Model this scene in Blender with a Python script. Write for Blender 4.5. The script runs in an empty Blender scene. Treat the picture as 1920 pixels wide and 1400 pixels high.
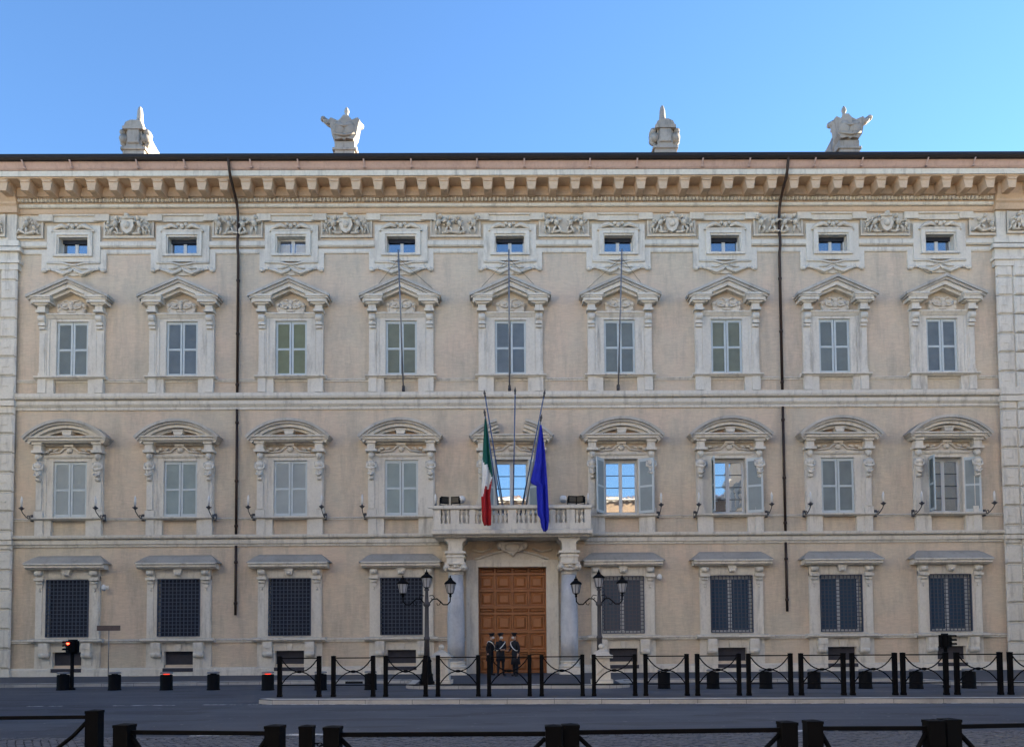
import bpy, bmesh, math, random
from mathutils import Vector, Matrix, Euler
R = math.radians
random.seed(7)
sc = bpy.context.scene
C = sc.collection

# ------------------------------------------------------------------ camera
cd = bpy.data.cameras.new('camera'); cam = bpy.data.objects.new('camera', cd); C.objects.link(cam)
cd.sensor_width = 36.0; cd.sensor_fit = 'HORIZONTAL'; cd.lens = 36.0*1490/1920
cd.shift_y = (1128.874-700)/1920; cd.clip_end = 2000; cd.clip_start = 0.05
def cam_matrix(pitch, roll, yaw, pos):
    p, r, y = R(pitch), R(roll), R(yaw)
    fw = Vector((math.sin(y)*math.cos(p), math.cos(y)*math.cos(p), math.sin(p)))
    rt = Vector((math.cos(y), -math.sin(y), 0)); up = rt.cross(fw)
    r2 = rt*math.cos(r)+up*math.sin(r); u2 = -rt*math.sin(r)+up*math.cos(r)
    m = Matrix((( r2.x, u2.x, -fw.x, pos[0]), (r2.y, u2.y, -fw.y, pos[1]), (r2.z, u2.z, -fw.z, pos[2]), (0,0,0,1)))
    return m
cam.matrix_world = cam_matrix(2.5, -0.4, 0.4, (0,-35,1.7))
sc.camera = cam

# ------------------------------------------------------------------ sky, sun, exposure
SUN_AZ, SUN_EL = 65.0, 15.5          # degrees clockwise from +Y (towards +X), elevation
w = bpy.data.worlds.new('World'); sc.world = w; w.use_nodes = True
nt = w.node_tree; bg = nt.nodes['Background']
sky = nt.nodes.new('ShaderNodeTexSky'); sky.sky_type = 'NISHITA'; sky.sun_disc = False
sky.sun_elevation = R(SUN_EL); sky.sun_rotation = R(SUN_AZ)
sky.altitude = 30; sky.air_density = 1.0; sky.dust_density = 0.0; sky.ozone_density = 5.0
nt.links.new(sky.outputs[0], bg.inputs[0]); bg.inputs[1].default_value = 0.058
sd = bpy.data.lights.new('sun', 'SUN'); sun = bpy.data.objects.new('sun', sd); C.objects.link(sun)
sd.energy = 5.0; sd.angle = R(0.5); sd.color = (1.0, 0.86, 0.66)
tos = Vector((math.sin(R(SUN_AZ))*math.cos(R(SUN_EL)), math.cos(R(SUN_AZ))*math.cos(R(SUN_EL)), math.sin(R(SUN_EL))))
sun.rotation_euler = tos.to_track_quat('Z', 'Y').to_euler()
vs = sc.view_settings; vs.view_transform = 'Standard'; vs.look = 'None'; vs.gamma = 1.0; vs.use_curve_mapping = False
vs.exposure = 2.82

# ------------------------------------------------------------------ materials
MATS = {}
def mat_base(name):
    m = bpy.data.materials.new(name); m.use_nodes = True; MATS[name] = m
    return m, m.node_tree, m.node_tree.nodes['Principled BSDF']
def N(t, kind, **kw):
    n = t.nodes.new(kind)
    for k, v in kw.items(): setattr(n, k, v)
    return n
def noise(t, vec, scale, detail=4, rough=.55):
    n = N(t, 'ShaderNodeTexNoise'); n.inputs['Scale'].default_value = scale
    n.inputs['Detail'].default_value = detail; n.inputs['Roughness'].default_value = rough
    t.links.new(vec, n.inputs['Vector']); return n.outputs['Fac']
def ramp(t, fac, a, b):
    r = N(t, 'ShaderNodeMapRange'); r.inputs[1].default_value = a; r.inputs[2].default_value = b
    t.links.new(fac, r.inputs[0]); return r.outputs[0]
def mixc(t, fac, a, b, mode='MIX'):
    m = N(t, 'ShaderNodeMix', data_type='RGBA', blend_type=mode)
    for sock, v in ((m.inputs[0], fac), (m.inputs[6], a), (m.inputs[7], b)):
        if isinstance(v, (int, float)): sock.default_value = v
        elif isinstance(v, tuple): sock.default_value = (*v, 1)
        else: t.links.new(v, sock)
    return m.outputs[2]
def mapped(t, scale):
    g = N(t, 'ShaderNodeNewGeometry'); mp = N(t, 'ShaderNodeMapping'); mp.inputs['Scale'].default_value = scale
    t.links.new(g.outputs['Position'], mp.inputs[0]); return mp.outputs[0], g
def math_n(t, op, a, b):
    n = N(t, 'ShaderNodeMath', operation=op)
    for s, v in ((n.inputs[0], a), (n.inputs[1], b)):
        if isinstance(v, (int, float)): s.default_value = v
        else: t.links.new(v, s)
    return n.outputs[0]
def stone(name, a, b, stain=(.16,.14,.12), amt=.45, top_dirt=.55, rough=.85, streak=(2.2,2.2,.35), bump=.25, bscale=28, patch=None):
    """weathered mineral surface: two tones, rain streaks, soot on upward faces, fine grain relief"""
    m, t, p = mat_base(name)
    v1, g = mapped(t, (1,1,1)); v2, _ = mapped(t, streak)
    c = mixc(t, ramp(t, noise(t, v1, .8, 6), .35, .65), a, b)
    c = mixc(t, math_n(t, 'MULTIPLY', ramp(t, noise(t, v1, 9, 4, .7), .42, .75), .35), c, tuple(x*.62 for x in a))
    if patch:
        c = mixc(t, math_n(t, 'MULTIPLY', ramp(t, noise(t, v1, .33, 5, .65), .5, .68), patch[1]), c, patch[0])
    c = mixc(t, math_n(t, 'MULTIPLY', ramp(t, noise(t, v2, 1.6, 6, .65), .52, .78), amt), c, stain)
    sx = N(t, 'ShaderNodeSeparateXYZ'); t.links.new(g.outputs['Normal'], sx.inputs[0])
    if top_dirt:
        d = math_n(t, 'MULTIPLY', ramp(t, sx.outputs[2], .25, .8), top_dirt)
        c = mixc(t, d, c, tuple(x*.9 for x in stain))
    t.links.new(c, p.inputs['Base Color']); p.inputs['Roughness'].default_value = rough
    p.inputs['Specular IOR Level'].default_value = .25
    bm_ = N(t, 'ShaderNodeBump'); bm_.inputs['Strength'].default_value = bump; bm_.inputs['Distance'].default_value = .02
    t.links.new(noise(t, v1, bscale, 5, .7), bm_.inputs['Height']); t.links.new(bm_.outputs[0], p.inputs['Normal'])
    return m
def plain(name, col, rough=.6, metal=0., spec=.4, var=.25, vs_=6, bump=0.):
    m, t, p = mat_base(name); v, g = mapped(t, (1,1,1))
    c = mixc(t, ramp(t, noise(t, v, vs_, 5, .65), .3, .7), col, tuple(x*(1-var) for x in col))
    t.links.new(c, p.inputs['Base Color']); p.inputs['Roughness'].default_value = rough
    p.inputs['Metallic'].default_value = metal; p.inputs['Specular IOR Level'].default_value = spec
    if bump:
        b_ = N(t, 'ShaderNodeBump'); b_.inputs['Strength'].default_value = bump; b_.inputs['Distance'].default_value = .01
        t.links.new(noise(t, v, vs_*6, 4), b_.inputs['Height']); t.links.new(b_.outputs[0], p.inputs['Normal'])
    return m
def emit(name, col, strength):
    m, t, p = mat_base(name); p.inputs['Base Color'].default_value = (*col, 1)
    p.inputs['Emission Color'].default_value = (*col, 1); p.inputs['Emission Strength'].default_value = strength
    return m
def glass(name, tint, refl, rough=.02, wav=.03):
    m, t, p = mat_base(name); v, g = mapped(t, (1,1,1))
    out = [n for n in t.nodes if n.type == 'OUTPUT_MATERIAL'][0]
    gl = N(t, 'ShaderNodeBsdfGlossy'); gl.inputs['Roughness'].default_value = rough; gl.inputs['Color'].default_value = (.93,.96,1,1)
    b_ = N(t, 'ShaderNodeBump'); b_.inputs['Strength'].default_value = wav; b_.inputs['Distance'].default_value = .05
    t.links.new(noise(t, v, 1.7, 2), b_.inputs['Height']); t.links.new(b_.outputs[0], gl.inputs['Normal'])
    p.inputs['Base Color'].default_value = (*tint, 1); p.inputs['Roughness'].default_value = .5
    mx = N(t, 'ShaderNodeMixShader'); mx.inputs[0].default_value = refl
    t.links.new(p.outputs[0], mx.inputs[1]); t.links.new(gl.outputs[0], mx.inputs[2]); t.links.new(mx.outputs[0], out.inputs[0])
    return m
def wall_material():
    m, t, p = mat_base('brick_wash')
    v1, g = mapped(t, (1,1,1)); v2, _ = mapped(t, (1.4,1.4,.3)); v3, _ = mapped(t, (2.2,2.2,11))
    c = mixc(t, ramp(t, noise(t, v1, .28, 6, .6), .38, .62), (.695,.555,.425), (.67,.58,.445))
    c = mixc(t, math_n(t, 'MULTIPLY', ramp(t, noise(t, v1, .55, 7, .7), .48, .7), .75), c, (.52,.47,.385))
    c = mixc(t, math_n(t, 'MULTIPLY', ramp(t, noise(t, v3, 1.6, 5, .75), .45, .75), .35), c, (.42,.345,.26))
    c = mixc(t, math_n(t, 'MULTIPLY', ramp(t, noise(t, v2, .9, 7, .75), .47, .66), .6), c, (.38,.34,.28))
    c = mixc(t, math_n(t, 'MULTIPLY', ramp(t, noise(t, v1, 2.4, 5, .7), .62, .75), .3), c, (.74,.67,.57))
    br = N(t, 'ShaderNodeTexBrick'); br.inputs['Scale'].default_value = 1.0
    br.inputs['Brick Width'].default_value = .27; br.inputs['Row Height'].default_value = .052; br.inputs['Mortar Size'].default_value = .006
    br.inputs['Color1'].default_value = (1,1,1,1); br.inputs['Color2'].default_value = (.84,.84,.84,1); br.inputs['Mortar'].default_value = (.8,.8,.8,1)
    sw = N(t, 'ShaderNodeMapping'); sw.inputs['Rotation'].default_value = (R(90),0,0); t.links.new(g.outputs['Position'], sw.inputs[0])
    t.links.new(sw.outputs[0], br.inputs['Vector'])
    c = mixc(t, .6, c, br.outputs['Color'], 'MULTIPLY')
    t.links.new(c, p.inputs['Base Color']); p.inputs['Roughness'].default_value = .9; p.inputs['Specular IOR Level'].default_value = .2
    b_ = N(t, 'ShaderNodeBump'); b_.inputs['Strength'].default_value = .35; b_.inputs['Distance'].default_value = .03
    t.links.new(noise(t, v3, 3, 5, .7), b_.inputs['Height']); t.links.new(b_.outputs[0], p.inputs['Normal'])
wall_material()
stone('travertine', (.67,.63,.55), (.725,.685,.60), stain=(.26,.24,.21), amt=.75)
stone('weathered_stone', (.55,.525,.475), (.42,.40,.36), stain=(.17,.16,.14), amt=.6)
stone('relief_stone', (.63,.57,.48), (.72,.66,.56), stain=(.26,.22,.17), amt=.45, top_dirt=.35, bump=.5)
stone('cornice_stucco', (.585,.425,.29), (.635,.475,.335), stain=(.32,.24,.16), amt=.5, top_dirt=.3, streak=(.6,.6,1.2))
stone('fascia_wash', (.60,.42,.35), (.53,.37,.31), stain=(.28,.19,.16), amt=.5, top_dirt=.2)
stone('ornament_stone', (.40,.375,.34), (.28,.26,.24), stain=(.09,.085,.08), amt=.8, top_dirt=.5)
stone('kerb_stone', (.46,.45,.43), (.36,.36,.35), stain=(.12,.12,.12), amt=.6, top_dirt=0, streak=(1,1,1))
stone('marble_column', (.40,.42,.46), (.52,.535,.56), stain=(.20,.23,.30), amt=.6, top_dirt=.3, rough=.45, streak=(2,2,.6), bump=.05, patch=((.66,.67,.68), .6))
stone('house_ochre', (.76,.66,.50), (.70,.60,.45), amt=.2)
stone('house_umber', (.34,.25,.17), (.28,.21,.15), amt=.3)
stone('house_cream', (.70,.66,.58), (.66,.62,.54), amt=.2)
plain('copper_dark', (.020,.015,.014), rough=.6, metal=.2)
plain('pipe_brown', (.045,.027,.020), rough=.55, metal=.2)
plain('roof_tiles', (.26,.13,.08), rough=.9, var=.5, vs_=5)
plain('shutter_paint', (.54,.60,.61), rough=.6, var=.12, vs_=3)
plain('louvre_grey', (.30,.35,.355), rough=.7, var=.22, vs_=1.1)
plain('louvre_blue', (.265,.325,.37), rough=.7, var=.25, vs_=.9)
plain('louvre_olive', (.32,.355,.29), rough=.7, var=.25, vs_=.9)
plain('louvre_green', (.33,.37,.25), rough=.7, var=.25, vs_=1.1)
plain('louvre_mint', (.42,.50,.49), rough=.7, var=.2, vs_=1.0)
plain('louvre_pale', (.50,.55,.545), rough=.7, var=.15, vs_=1.1)
plain('window_wood', (.60,.62,.62), rough=.5, var=.1)
plain('dark_inside', (.006,.007,.010), rough=.9)
plain('iron_black', (.0035,.004,.0055), rough=.7, spec=.10, var=.35, vs_=9)
plain('iron_grille', (.070,.090,.135), rough=.6)
plain('lead_grey', (.075,.075,.085), rough=.7, var=.4)
plain('pole_blue', (.10,.15,.27), rough=.45, metal=.3)
plain('pole_grey', (.22,.23,.25), rough=.45, metal=.4)
plain('flag_green', (.004,.105,.080), rough=.8, vs_=3)
plain('flag_white', (.80,.79,.76), rough=.8, vs_=3)
plain('flag_red', (.40,.012,.016), rough=.8, vs_=3)
plain('flag_blue', (.012,.022,.44), rough=.8, vs_=3)
plain('uniform_navy', (.008,.009,.016), rough=.8)
plain('skin', (.42,.25,.18), rough=.6, var=.1)
plain('white_cloth', (.72,.72,.70), rough=.7, var=.1)
plain('milk_glass', (.42,.43,.46), rough=.25, spec=.5)
plain('candle_white', (.74,.73,.70), rough=.4, var=.05)
plain('sign_brown', (.12,.085,.08), rough=.6)
plain('road_paint', (.55,.55,.53), rough=.8, var=.7, vs_=5)
emit('red_lamp', (1.0,.06,.03), .30)
emit('red_signal', (1.0,.05,.02), 2.2)
plain('lens_dark', (.02,.02,.02), rough=.2)
glass('pane_sky', (.03,.055,.09), .52)
glass('pane_attic', (.010,.012,.03), .34)
glass('pane_low', (.045,.085,.14), .03, rough=.08)
MATS['pane_low'].node_tree.nodes['Principled BSDF'].inputs['Specular IOR Level'].default_value = .1
plain('cellar_board', (.050,.050,.065), rough=.8, var=.3)
plain('shutter_navy', (.020,.027,.045), rough=.8, var=.3)
plain('curtain_white', (.62,.63,.64), rough=.9, var=.15)
def door_material():
    m, t, p = mat_base('door_wood'); v, g = mapped(t, (9,9,.8))
    c = mixc(t, ramp(t, noise(t, v, 2.5, 6, .6), .3, .7), (.28,.105,.036), (.37,.148,.052))
    v2, _ = mapped(t, (1,1,1))
    c = mixc(t, math_n(t, 'MULTIPLY', ramp(t, noise(t, v2, 1.5, 4), .45, .7), .4), c, (.19,.066,.022))
    t.links.new(c, p.inputs['Base Color']); p.inputs['Roughness'].default_value = .42
door_material()
def asphalt():
    m, t, p = mat_base('asphalt'); v, g = mapped(t, (1,1,1)); v2, _ = mapped(t, (.12,1,1))
    c = mixc(t, ramp(t, noise(t, v, .5, 6, .65), .3, .7), (.034,.042,.060), (.062,.073,.096))
    c = mixc(t, math_n(t, 'MULTIPLY', ramp(t, noise(t, v2, 1.1, 6, .7), .48, .68), .7), c, (.095,.106,.126))
    c = mixc(t, math_n(t, 'MULTIPLY', ramp(t, noise(t, v, 22, 4, .8), .58, .72), .6), c, (.15,.15,.155))
    v3, _ = mapped(t, (.35,1,1))
    c = mixc(t, math_n(t, 'MULTIPLY', ramp(t, noise(t, v3, .9, 3, .5), .57, .585), .45), c, (.020,.024,.032))
    c = mixc(t, math_n(t, 'MULTIPLY', ramp(t, noise(t, v3, 2.3, 7, .8), .60, .66), .55), c, (.12,.125,.135))
    c = mixc(t, math_n(t, 'MULTIPLY', ramp(t, noise(t, v, 7, 2, .5), .70, .73), .7), c, (.24,.24,.24))
    t.links.new(c, p.inputs['Base Color']); p.inputs['Roughness'].default_value = .82
    b_ = N(t, 'ShaderNodeBump'); b_.inputs['Strength'].default_value = .3; b_.inputs['Distance'].default_value = .01
    t.links.new(noise(t, v, 90, 3, .8), b_.inputs['Height']); t.links.new(b_.outputs[0], p.inputs['Normal'])
asphalt()
plain('basalt_flags', (.065,.074,.092), rough=.75, var=.35, vs_=1.4, bump=.3)
plain('sett_stone', (.105,.122,.16), rough=.5, var=.65, vs_=7, bump=.3)
plain('sett_joint', (.028,.030,.034), rough=.95, var=.5, vs_=3)
def worn_paint():
    m, t, p = mat_base('worn_paint'); v, g = mapped(t, (1,1,1))
    out = [n for n in t.nodes if n.type == 'OUTPUT_MATERIAL'][0]
    p.inputs['Base Color'].default_value = (.50,.51,.52,1); p.inputs['Roughness'].default_value = .8
    tr = N(t, 'ShaderNodeBsdfTransparent'); mx = N(t, 'ShaderNodeMixShader')
    t.links.new(ramp(t, noise(t, v, 3.5, 8, .75), .40, .56), mx.inputs[0])
    t.links.new(tr.outputs[0], mx.inputs[1]); t.links.new(p.outputs[0], mx.inputs[2]); t.links.new(mx.outputs[0], out.inputs[0])
worn_paint()

# ------------------------------------------------------------------ mesh builder
class MB:
    def __init__(s): s.v = []; s.f = []; s.m = []; s.sm = []
    def add(s, vs_, fs, mi=0, smooth=False, M=None):
        b = len(s.v)
        s.v += [tuple(M @ Vector(v)) if M else tuple(v) for v in vs_]
        for f in fs: s.f.append([b+i for i in f]); s.m.append(mi); s.sm.append(smooth)
        return s
    def box(s, x0, x1, y0, y1, z0, z1, mi=0, M=None):
        vs_ = [(x0,y0,z0),(x1,y0,z0),(x1,y1,z0),(x0,y1,z0),(x0,y0,z1),(x1,y0,z1),(x1,y1,z1),(x0,y1,z1)]
        return s.add(vs_, [(0,3,2,1),(4,5,6,7),(0,1,5,4),(1,2,6,5),(2,3,7,6),(3,0,4,7)], mi, False, M)
    def cbox(s, x0, x1, y0, y1, z0, z1, c=.03, mi=0, M=None):
        """box whose front (y0) edges are chamfered"""
        vs_ = [(x0,y1,z0),(x1,y1,z0),(x1,y1,z1),(x0,y1,z1),(x0,y0+c,z0),(x1,y0+c,z0),(x1,y0+c,z1),(x0,y0+c,z1),
               (x0+c,y0,z0+c),(x1-c,y0,z0+c),(x1-c,y0,z1-c),(x0+c,y0,z1-c)]
        fs = [(0,3,2,1),(8,9,10,11)]
        for i in range(4):
            j = (i+1) % 4; fs += [(i,j,4+j,4+i),(4+i,4+j,8+j,8+i)]
        return s.add(vs_, fs, mi, False, M)
    def prism(s, poly, y0, y1, mi=0, M=None, smooth=False):
        """polygon in x,z pushed from y0 to y1"""
        n = len(poly); vs_ = [(x,y0,z) for x,z in poly]+[(x,y1,z) for x,z in poly]
        s.add(vs_, [tuple(range(n)), tuple(range(2*n-1, n-1, -1))], mi, False, M)
        return s.add(vs_, [(i,n+i,n+(i+1)%n,(i+1)%n) for i in range(n)], mi, smooth, M)
    def sweepx(s, prof, x0, x1, mi=0, M=None):
        """closed y,z profile pushed along x"""
        n = len(prof); vs_ = [(x0,y,z) for y,z in prof]+[(x1,y,z) for y,z in prof]
        return s.add(vs_, [tuple(range(n-1,-1,-1)), tuple(range(n,2*n))]+[(i,(i+1)%n,n+(i+1)%n,n+i) for i in range(n)], mi, False, M)
    def lathe(s, prof, n=12, mi=0, M=None, smooth=True, c=(0,0,0)):
        vs_ = []
        for r, z in prof:
            for k in range(n):
                a = 2*math.pi*k/n; vs_.append((c[0]+r*math.cos(a), c[1]+r*math.sin(a), c[2]+z))
        fs = []
        for i in range(len(prof)-1):
            for k in range(n): fs.append((i*n+k, i*n+(k+1)%n, (i+1)*n+(k+1)%n, (i+1)*n+k))
        fs += [tuple(range(n-1,-1,-1)), tuple((len(prof)-1)*n+k for k in range(n))]
        return s.add(vs_, fs, mi, smooth, M)
    def ball(s, c, r, mi=0, nu=10, nv=6, M=None, rot=None):
        if isinstance(r, (int,float)): r = (r,r,r)
        T = Matrix.Translation(c) @ (Euler(rot).to_matrix().to_4x4() if rot else Matrix()) @ Matrix.Diagonal((*r,1))
        if M: T = M @ T
        prof = [(max(1e-3, math.sin(math.pi*i/nv)), -math.cos(math.pi*i/nv)) for i in range(nv+1)]
        return s.lathe(prof, nu, mi, T)
    def tube(s, pts, r, n=6, mi=0, M=None, smooth=True):
        pts = [Vector(p) for p in pts]; rs = r if isinstance(r, (list,tuple)) else [r]*len(pts)
        vs_ = []
        prev = None
        for i, p in enumerate(pts):
            d = (pts[min(i+1,len(pts)-1)]-pts[max(i-1,0)]).normalized()
            if prev is None:
                a = d.orthogonal().normalized()
            else:
                a = (prev-d*prev.dot(d)).normalized()
            prev = a; b = d.cross(a)
            for k in range(n):
                t = 2*math.pi*k/n; vs_.append(p+(a*math.cos(t)+b*math.sin(t))*rs[i])
        fs = [(i*n+k, i*n+(k+1)%n, (i+1)*n+(k+1)%n, (i+1)*n+k) for i in range(len(pts)-1) for k in range(n)]
        fs += [tuple(range(n-1,-1,-1)), tuple((len(pts)-1)*n+k for k in range(n))]
        return s.add(vs_, fs, mi, smooth, M)
    def bar(s, a, b, w_, h_, mi=0):
        """square bar between two points"""
        a, b = Vector(a), Vector(b); d = (b-a); L = d.length; d.normalize()
        up = Vector((0,0,1)) if abs(d.z) < .95 else Vector((0,1,0))
        x = d.cross(up).normalized(); u = x.cross(d)
        M = Matrix(((x.x,d.x,u.x,a.x),(x.y,d.y,u.y,a.y),(x.z,d.z,u.z,a.z),(0,0,0,1)))
        return s.box(-w_/2, w_/2, 0, L, -h_/2, h_/2, mi, M)
    def mesh(s, name, mats):
        me = bpy.data.meshes.new(name); me.from_pydata(s.v, [], s.f)
        for m in (mats if isinstance(mats, (list,tuple)) else [mats]): me.materials.append(MATS[m])
        me.polygons.foreach_set('material_index', s.m); me.polygons.foreach_set('use_smooth', s.sm)
        bm_ = bmesh.new(); bm_.from_mesh(me); bmesh.ops.recalc_face_normals(bm_, faces=bm_.faces); bm_.to_mesh(me); bm_.free()
        me.update(); return me
    def build(s, name, mats, parent=None, loc=(0,0,0), rz=0):
        o = bpy.data.objects.new(name, s.mesh(name, mats)); C.objects.link(o)
        o.location = loc; o.rotation_euler = (0,0,rz); o.parent = parent
        return o
def tag(o, label=None, cat=None, group=None, kind=None):
    for k, v in (('label',label),('category',cat),('group',group),('kind',kind)):
        if v: o[k] = v
    return o
def empty(name, loc=(0,0,0), rz=0, parent=None):
    o = bpy.data.objects.new(name, None); C.objects.link(o); o.location = loc; o.rotation_euler = (0,0,rz); o.parent = parent
    o.empty_display_size = .3
    return o
def place(name, me, parent, loc=(0,0,0), rz=0, scale=None):
    o = bpy.data.objects.new(name, me); C.objects.link(o); o.parent = parent; o.location = loc; o.rotation_euler = (0,0,rz)
    if scale: o.scale = scale
    return o
CHILD = {}
def copy_tree(o, parent=None):
    c = o.copy(); C.objects.link(c); c.parent = parent
    for ch in o.children: copy_tree(ch, c)
    return c
def arc(cx, cz, r, a0, a1, n):
    return [(cx+r*math.cos(a0+(a1-a0)*i/n), cz+r*math.sin(a0+(a1-a0)*i/n)) for i in range(n+1)]
ORD = ['first','second','third','fourth','fifth','sixth','seventh','eighth','ninth','tenth','eleventh','twelfth','thirteenth','fourteenth','fifteenth']
PVZ = .12      # pavement level

# ------------------------------------------------------------------ ground, road, pavements
g = MB(); g.add([(-400,-300,0),(400,-300,0),(400,300,0),(-400,300,0)], [(0,1,2,3)])
tag(g.build('road', 'asphalt'), kind='structure')
def slab(name, outline, z0, z1, m):
    b = MB(); n = len(outline)
    b.add([(x,y,z0) for x,y in outline]+[(x,y,z1) for x,y in outline], [tuple(range(n,2*n))]+[(i,(i+1)%n,n+(i+1)%n,n+i) for i in range(n)])
    return tag(b.build(name, m), kind='structure')
def rounded(ax, ay, r, a0, a1, n=6): return [(ax+r*math.cos(R(a0+(a1-a0)*i/n)), ay+r*math.sin(R(a0+(a1-a0)*i/n))) for i in range(n+1)]
front = [(-60,-6.9),(-24,-6.2),(-16,-5.75),(-7,-4.95),(-4.0,-5.0)] + rounded(-4.0+.0,-5.5,.5,90,20,4)[1:] \
      + [(-3.45,-7.6)] + rounded(-2.6,-7.7,.85,185,265,5) + [(.5,-8.6)] + rounded(3.3,-8.0,.85,275,355,5) + [(4.2,-6.2)] \
      + [(4.7,-5.65),(8.8,-5.85),(14.2,-6.3),(14.9,-8.3),(15.6,-8.9),(24,-9.4),(60,-10.5)]
pav = slab('pavement', [(60,14),(-60,14)]+front, -.05, PVZ, 'basalt_flags')
def kerb_run(parent, path, width, z0, z1, L=1.1, side=1):
    """single kerb stones butted along a path, their outer face on the path"""
    cache = {}
    for (x0,y0),(x1,y1) in zip(path, path[1:]):
        d = math.hypot(x1-x0, y1-y0); n = max(1, round(d/L)); l = d/n; a = math.atan2(y1-y0, x1-x0)
        key = round(l,2)
        for k in range(n):
            mx, my = x0+(x1-x0)*(k+.5)/n, y0+(y1-y0)*(k+.5)/n
            if abs(mx) > 27 and parent is pav: continue
            if key not in cache:
                b = MB(); h = l/2-.006
                b.sweepx([(-.004,z0),(-.004,z1-.03),(.026,z1),(width,z1),(width,z0)], -h, h)
                cache[key] = b.mesh('kerb_stone', 'kerb_stone')
            place('kerb_stone', cache[key], parent, (mx,my,random.uniform(-.004,.004)), a)
kerb_run(pav, front, .30, -.04, PVZ+.008)
isl_f = lambda x: -14.62-.065*x
isl_b = lambda x: -12.95-.06*x
ifront = [(-6.55,-13.9)]+[(-6.1,isl_f(-6.1))]+[(x,isl_f(x)) for x in (0,6,12,18,24)]
isl = slab('traffic_island', [(24,isl_b(24)),(-6.3,isl_b(-6.3)),(-6.62,-12.9)]+ifront, -.05, PVZ, 'basalt_flags')
kerb_run(isl, ifront, .30, -.04, PVZ+.008, 1.25)
# lane line along the island and worn dashes further left
b = MB(); b.add([(-7.9,isl_f(-7.9)-.16,.005),(24,isl_f(24)-.16,.005),(24,isl_f(24)-.04,.005),(-7.9,isl_f(-7.9)-.04,.005)], [(0,1,2,3)])
tag(b.build('road_marking', 'worn_paint'), kind='structure')
b = MB()
for x0, x1 in ((-12.4,-11.5),(-10.2,-8.6),(-7.3,-6.7)): b.add([(x0,-14.35,.005),(x1,-14.35,.005),(x1,-14.22,.005),(x0,-14.22,.005)], [(0,1,2,3)])
tag(b.build('road_marking', 'worn_paint'), kind='structure')
# setts in the foreground
b = MB(); b.add([(-30,-38,.004),(30,-38,.004),(30,-21.0,.004),(-30,-21.0,.004)], [(0,1,2,3)])
bed = tag(b.build('sett_paving', 'sett_joint'), kind='structure')
b = MB()
rs = random.Random(3)
def sett(cx, cy, a, w_, h_):
    ca, sa = math.cos(a), math.sin(a); z = .016+rs.uniform(-.006,.008); vs_ = []
    for k, (hh, zz) in enumerate(((1.0,.003),(.9,z))):
        for ux, uy in ((-1,-1),(1,-1),(1,1),(-1,1)):
            x, y = ux*w_/2*hh, uy*h_/2*hh; vs_.append((cx+x*ca-y*sa, cy+x*sa+y*ca, zz+(rs.uniform(-.003,.003) if k else 0)))
    b.add(vs_, [(4,5,6,7),(0,1,5,4),(1,2,6,5),(2,3,7,6),(3,0,4,7)])
p_ = .118
for i in range(-150,151):
    for j in range(-100,140):
        u, v = i*p_, j*p_
        a = R(32); x = u*math.cos(a)-v*math.sin(a); y = -24.6+u*math.sin(a)+v*math.cos(a)
        if -27.5 < y < -21.35 and abs(x) < 10.5: sett(x+rs.uniform(-.008,.008), y+rs.uniform(-.008,.008), a+rs.uniform(-.06,.06), .104, .104)
for i in range(-90,90):
    for j in range(2): sett(i*p_*1.02+rs.uniform(-.008,.008), -21.26+j*.12, rs.uniform(-.04,.04), .108, .104)
tag(b.build('setts', 'sett_stone'), 'small dark basalt setts paving the square in front', 'paving', kind='stuff')
b = MB(); b.add([(-3.6,-21.06,.03),(5.4,-21.06,.03),(5.4,-20.93,.03),(-3.6,-20.93,.03)], [(0,1,2,3)])
b.v = [(x, y, .009) for x,y,z in b.v]; b.v = [(x*1.25-1.0, y-(.10 if y < -21 else 0), .034) for x,y,z in b.v]; tag(b.build('road_marking', 'worn_paint'), kind='structure')

# ------------------------------------------------------------------ the palazzo
pal = empty('palazzo', (0,0,PVZ)); pal.location = (0,0,0)
tag(pal, 'long beige brick and travertine palazzo with pedimented windows and wooden door', 'building')
COL = [-19.22,-14.36,-9.51,-4.61,.26,5.13,9.92,14.76,19.59]
AX = .26
XL, XR = -21.75, 22.15
ZTOP = 21.95
# --- wall sheet with openings, thick reveals behind
holes = []
for i, x in enumerate(COL):
    holes.append((x-.64,x+.64,18.89,19.64)); holes.append((x-.69,x+.69,13.36,15.86)); holes.append((x-.73,x+.73,7.09,9.58))
    if i != 4: holes += [(x-.93,x+.93,1.81,4.36), (x-.62,x+.62,.60,1.18)]
holes.append((AX-1.52,AX+1.52,PVZ,4.80))
xs = sorted(set([XL,XR]+[h[0] for h in holes]+[h[1] for h in holes])); zs = sorted(set([0.,ZTOP]+[h[2] for h in holes]+[h[3] for h in holes]))
b = MB()
for xa, xb in zip(xs, xs[1:]):
    for za, zb in zip(zs, zs[1:]):
        cx, cz = (xa+xb)/2, (za+zb)/2
        if any(h[0] < cx < h[1] and h[2] < cz < h[3] for h in holes): continue
        b.add([(xa,0,za),(xb,0,za),(xb,0,zb),(xa,0,zb)], [(0,1,2,3)])
for h in holes:
    x0,x1,z0,z1 = h; d = .45
    b.add([(x0,0,z0),(x1,0,z0),(x1,0,z1),(x0,0,z1),(x0,d,z0),(x1,d,z0),(x1,d,z1),(x0,d,z1)], [(0,4,5,1),(1,5,6,2),(2,6,7,3),(3,7,4,0)], 1)
b.build('front_wall', ['brick_wash','travertine'], pal)
b = MB(); b.box(-24.1,24.5,.45,20,0,ZTOP); b.build('building_core', 'dark_inside', pal)
b = MB()
for x0, x1 in ((-24.12,-24.10),(24.50,24.52)): b.box(x0,x1,-.2,20,0,ZTOP)
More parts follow.
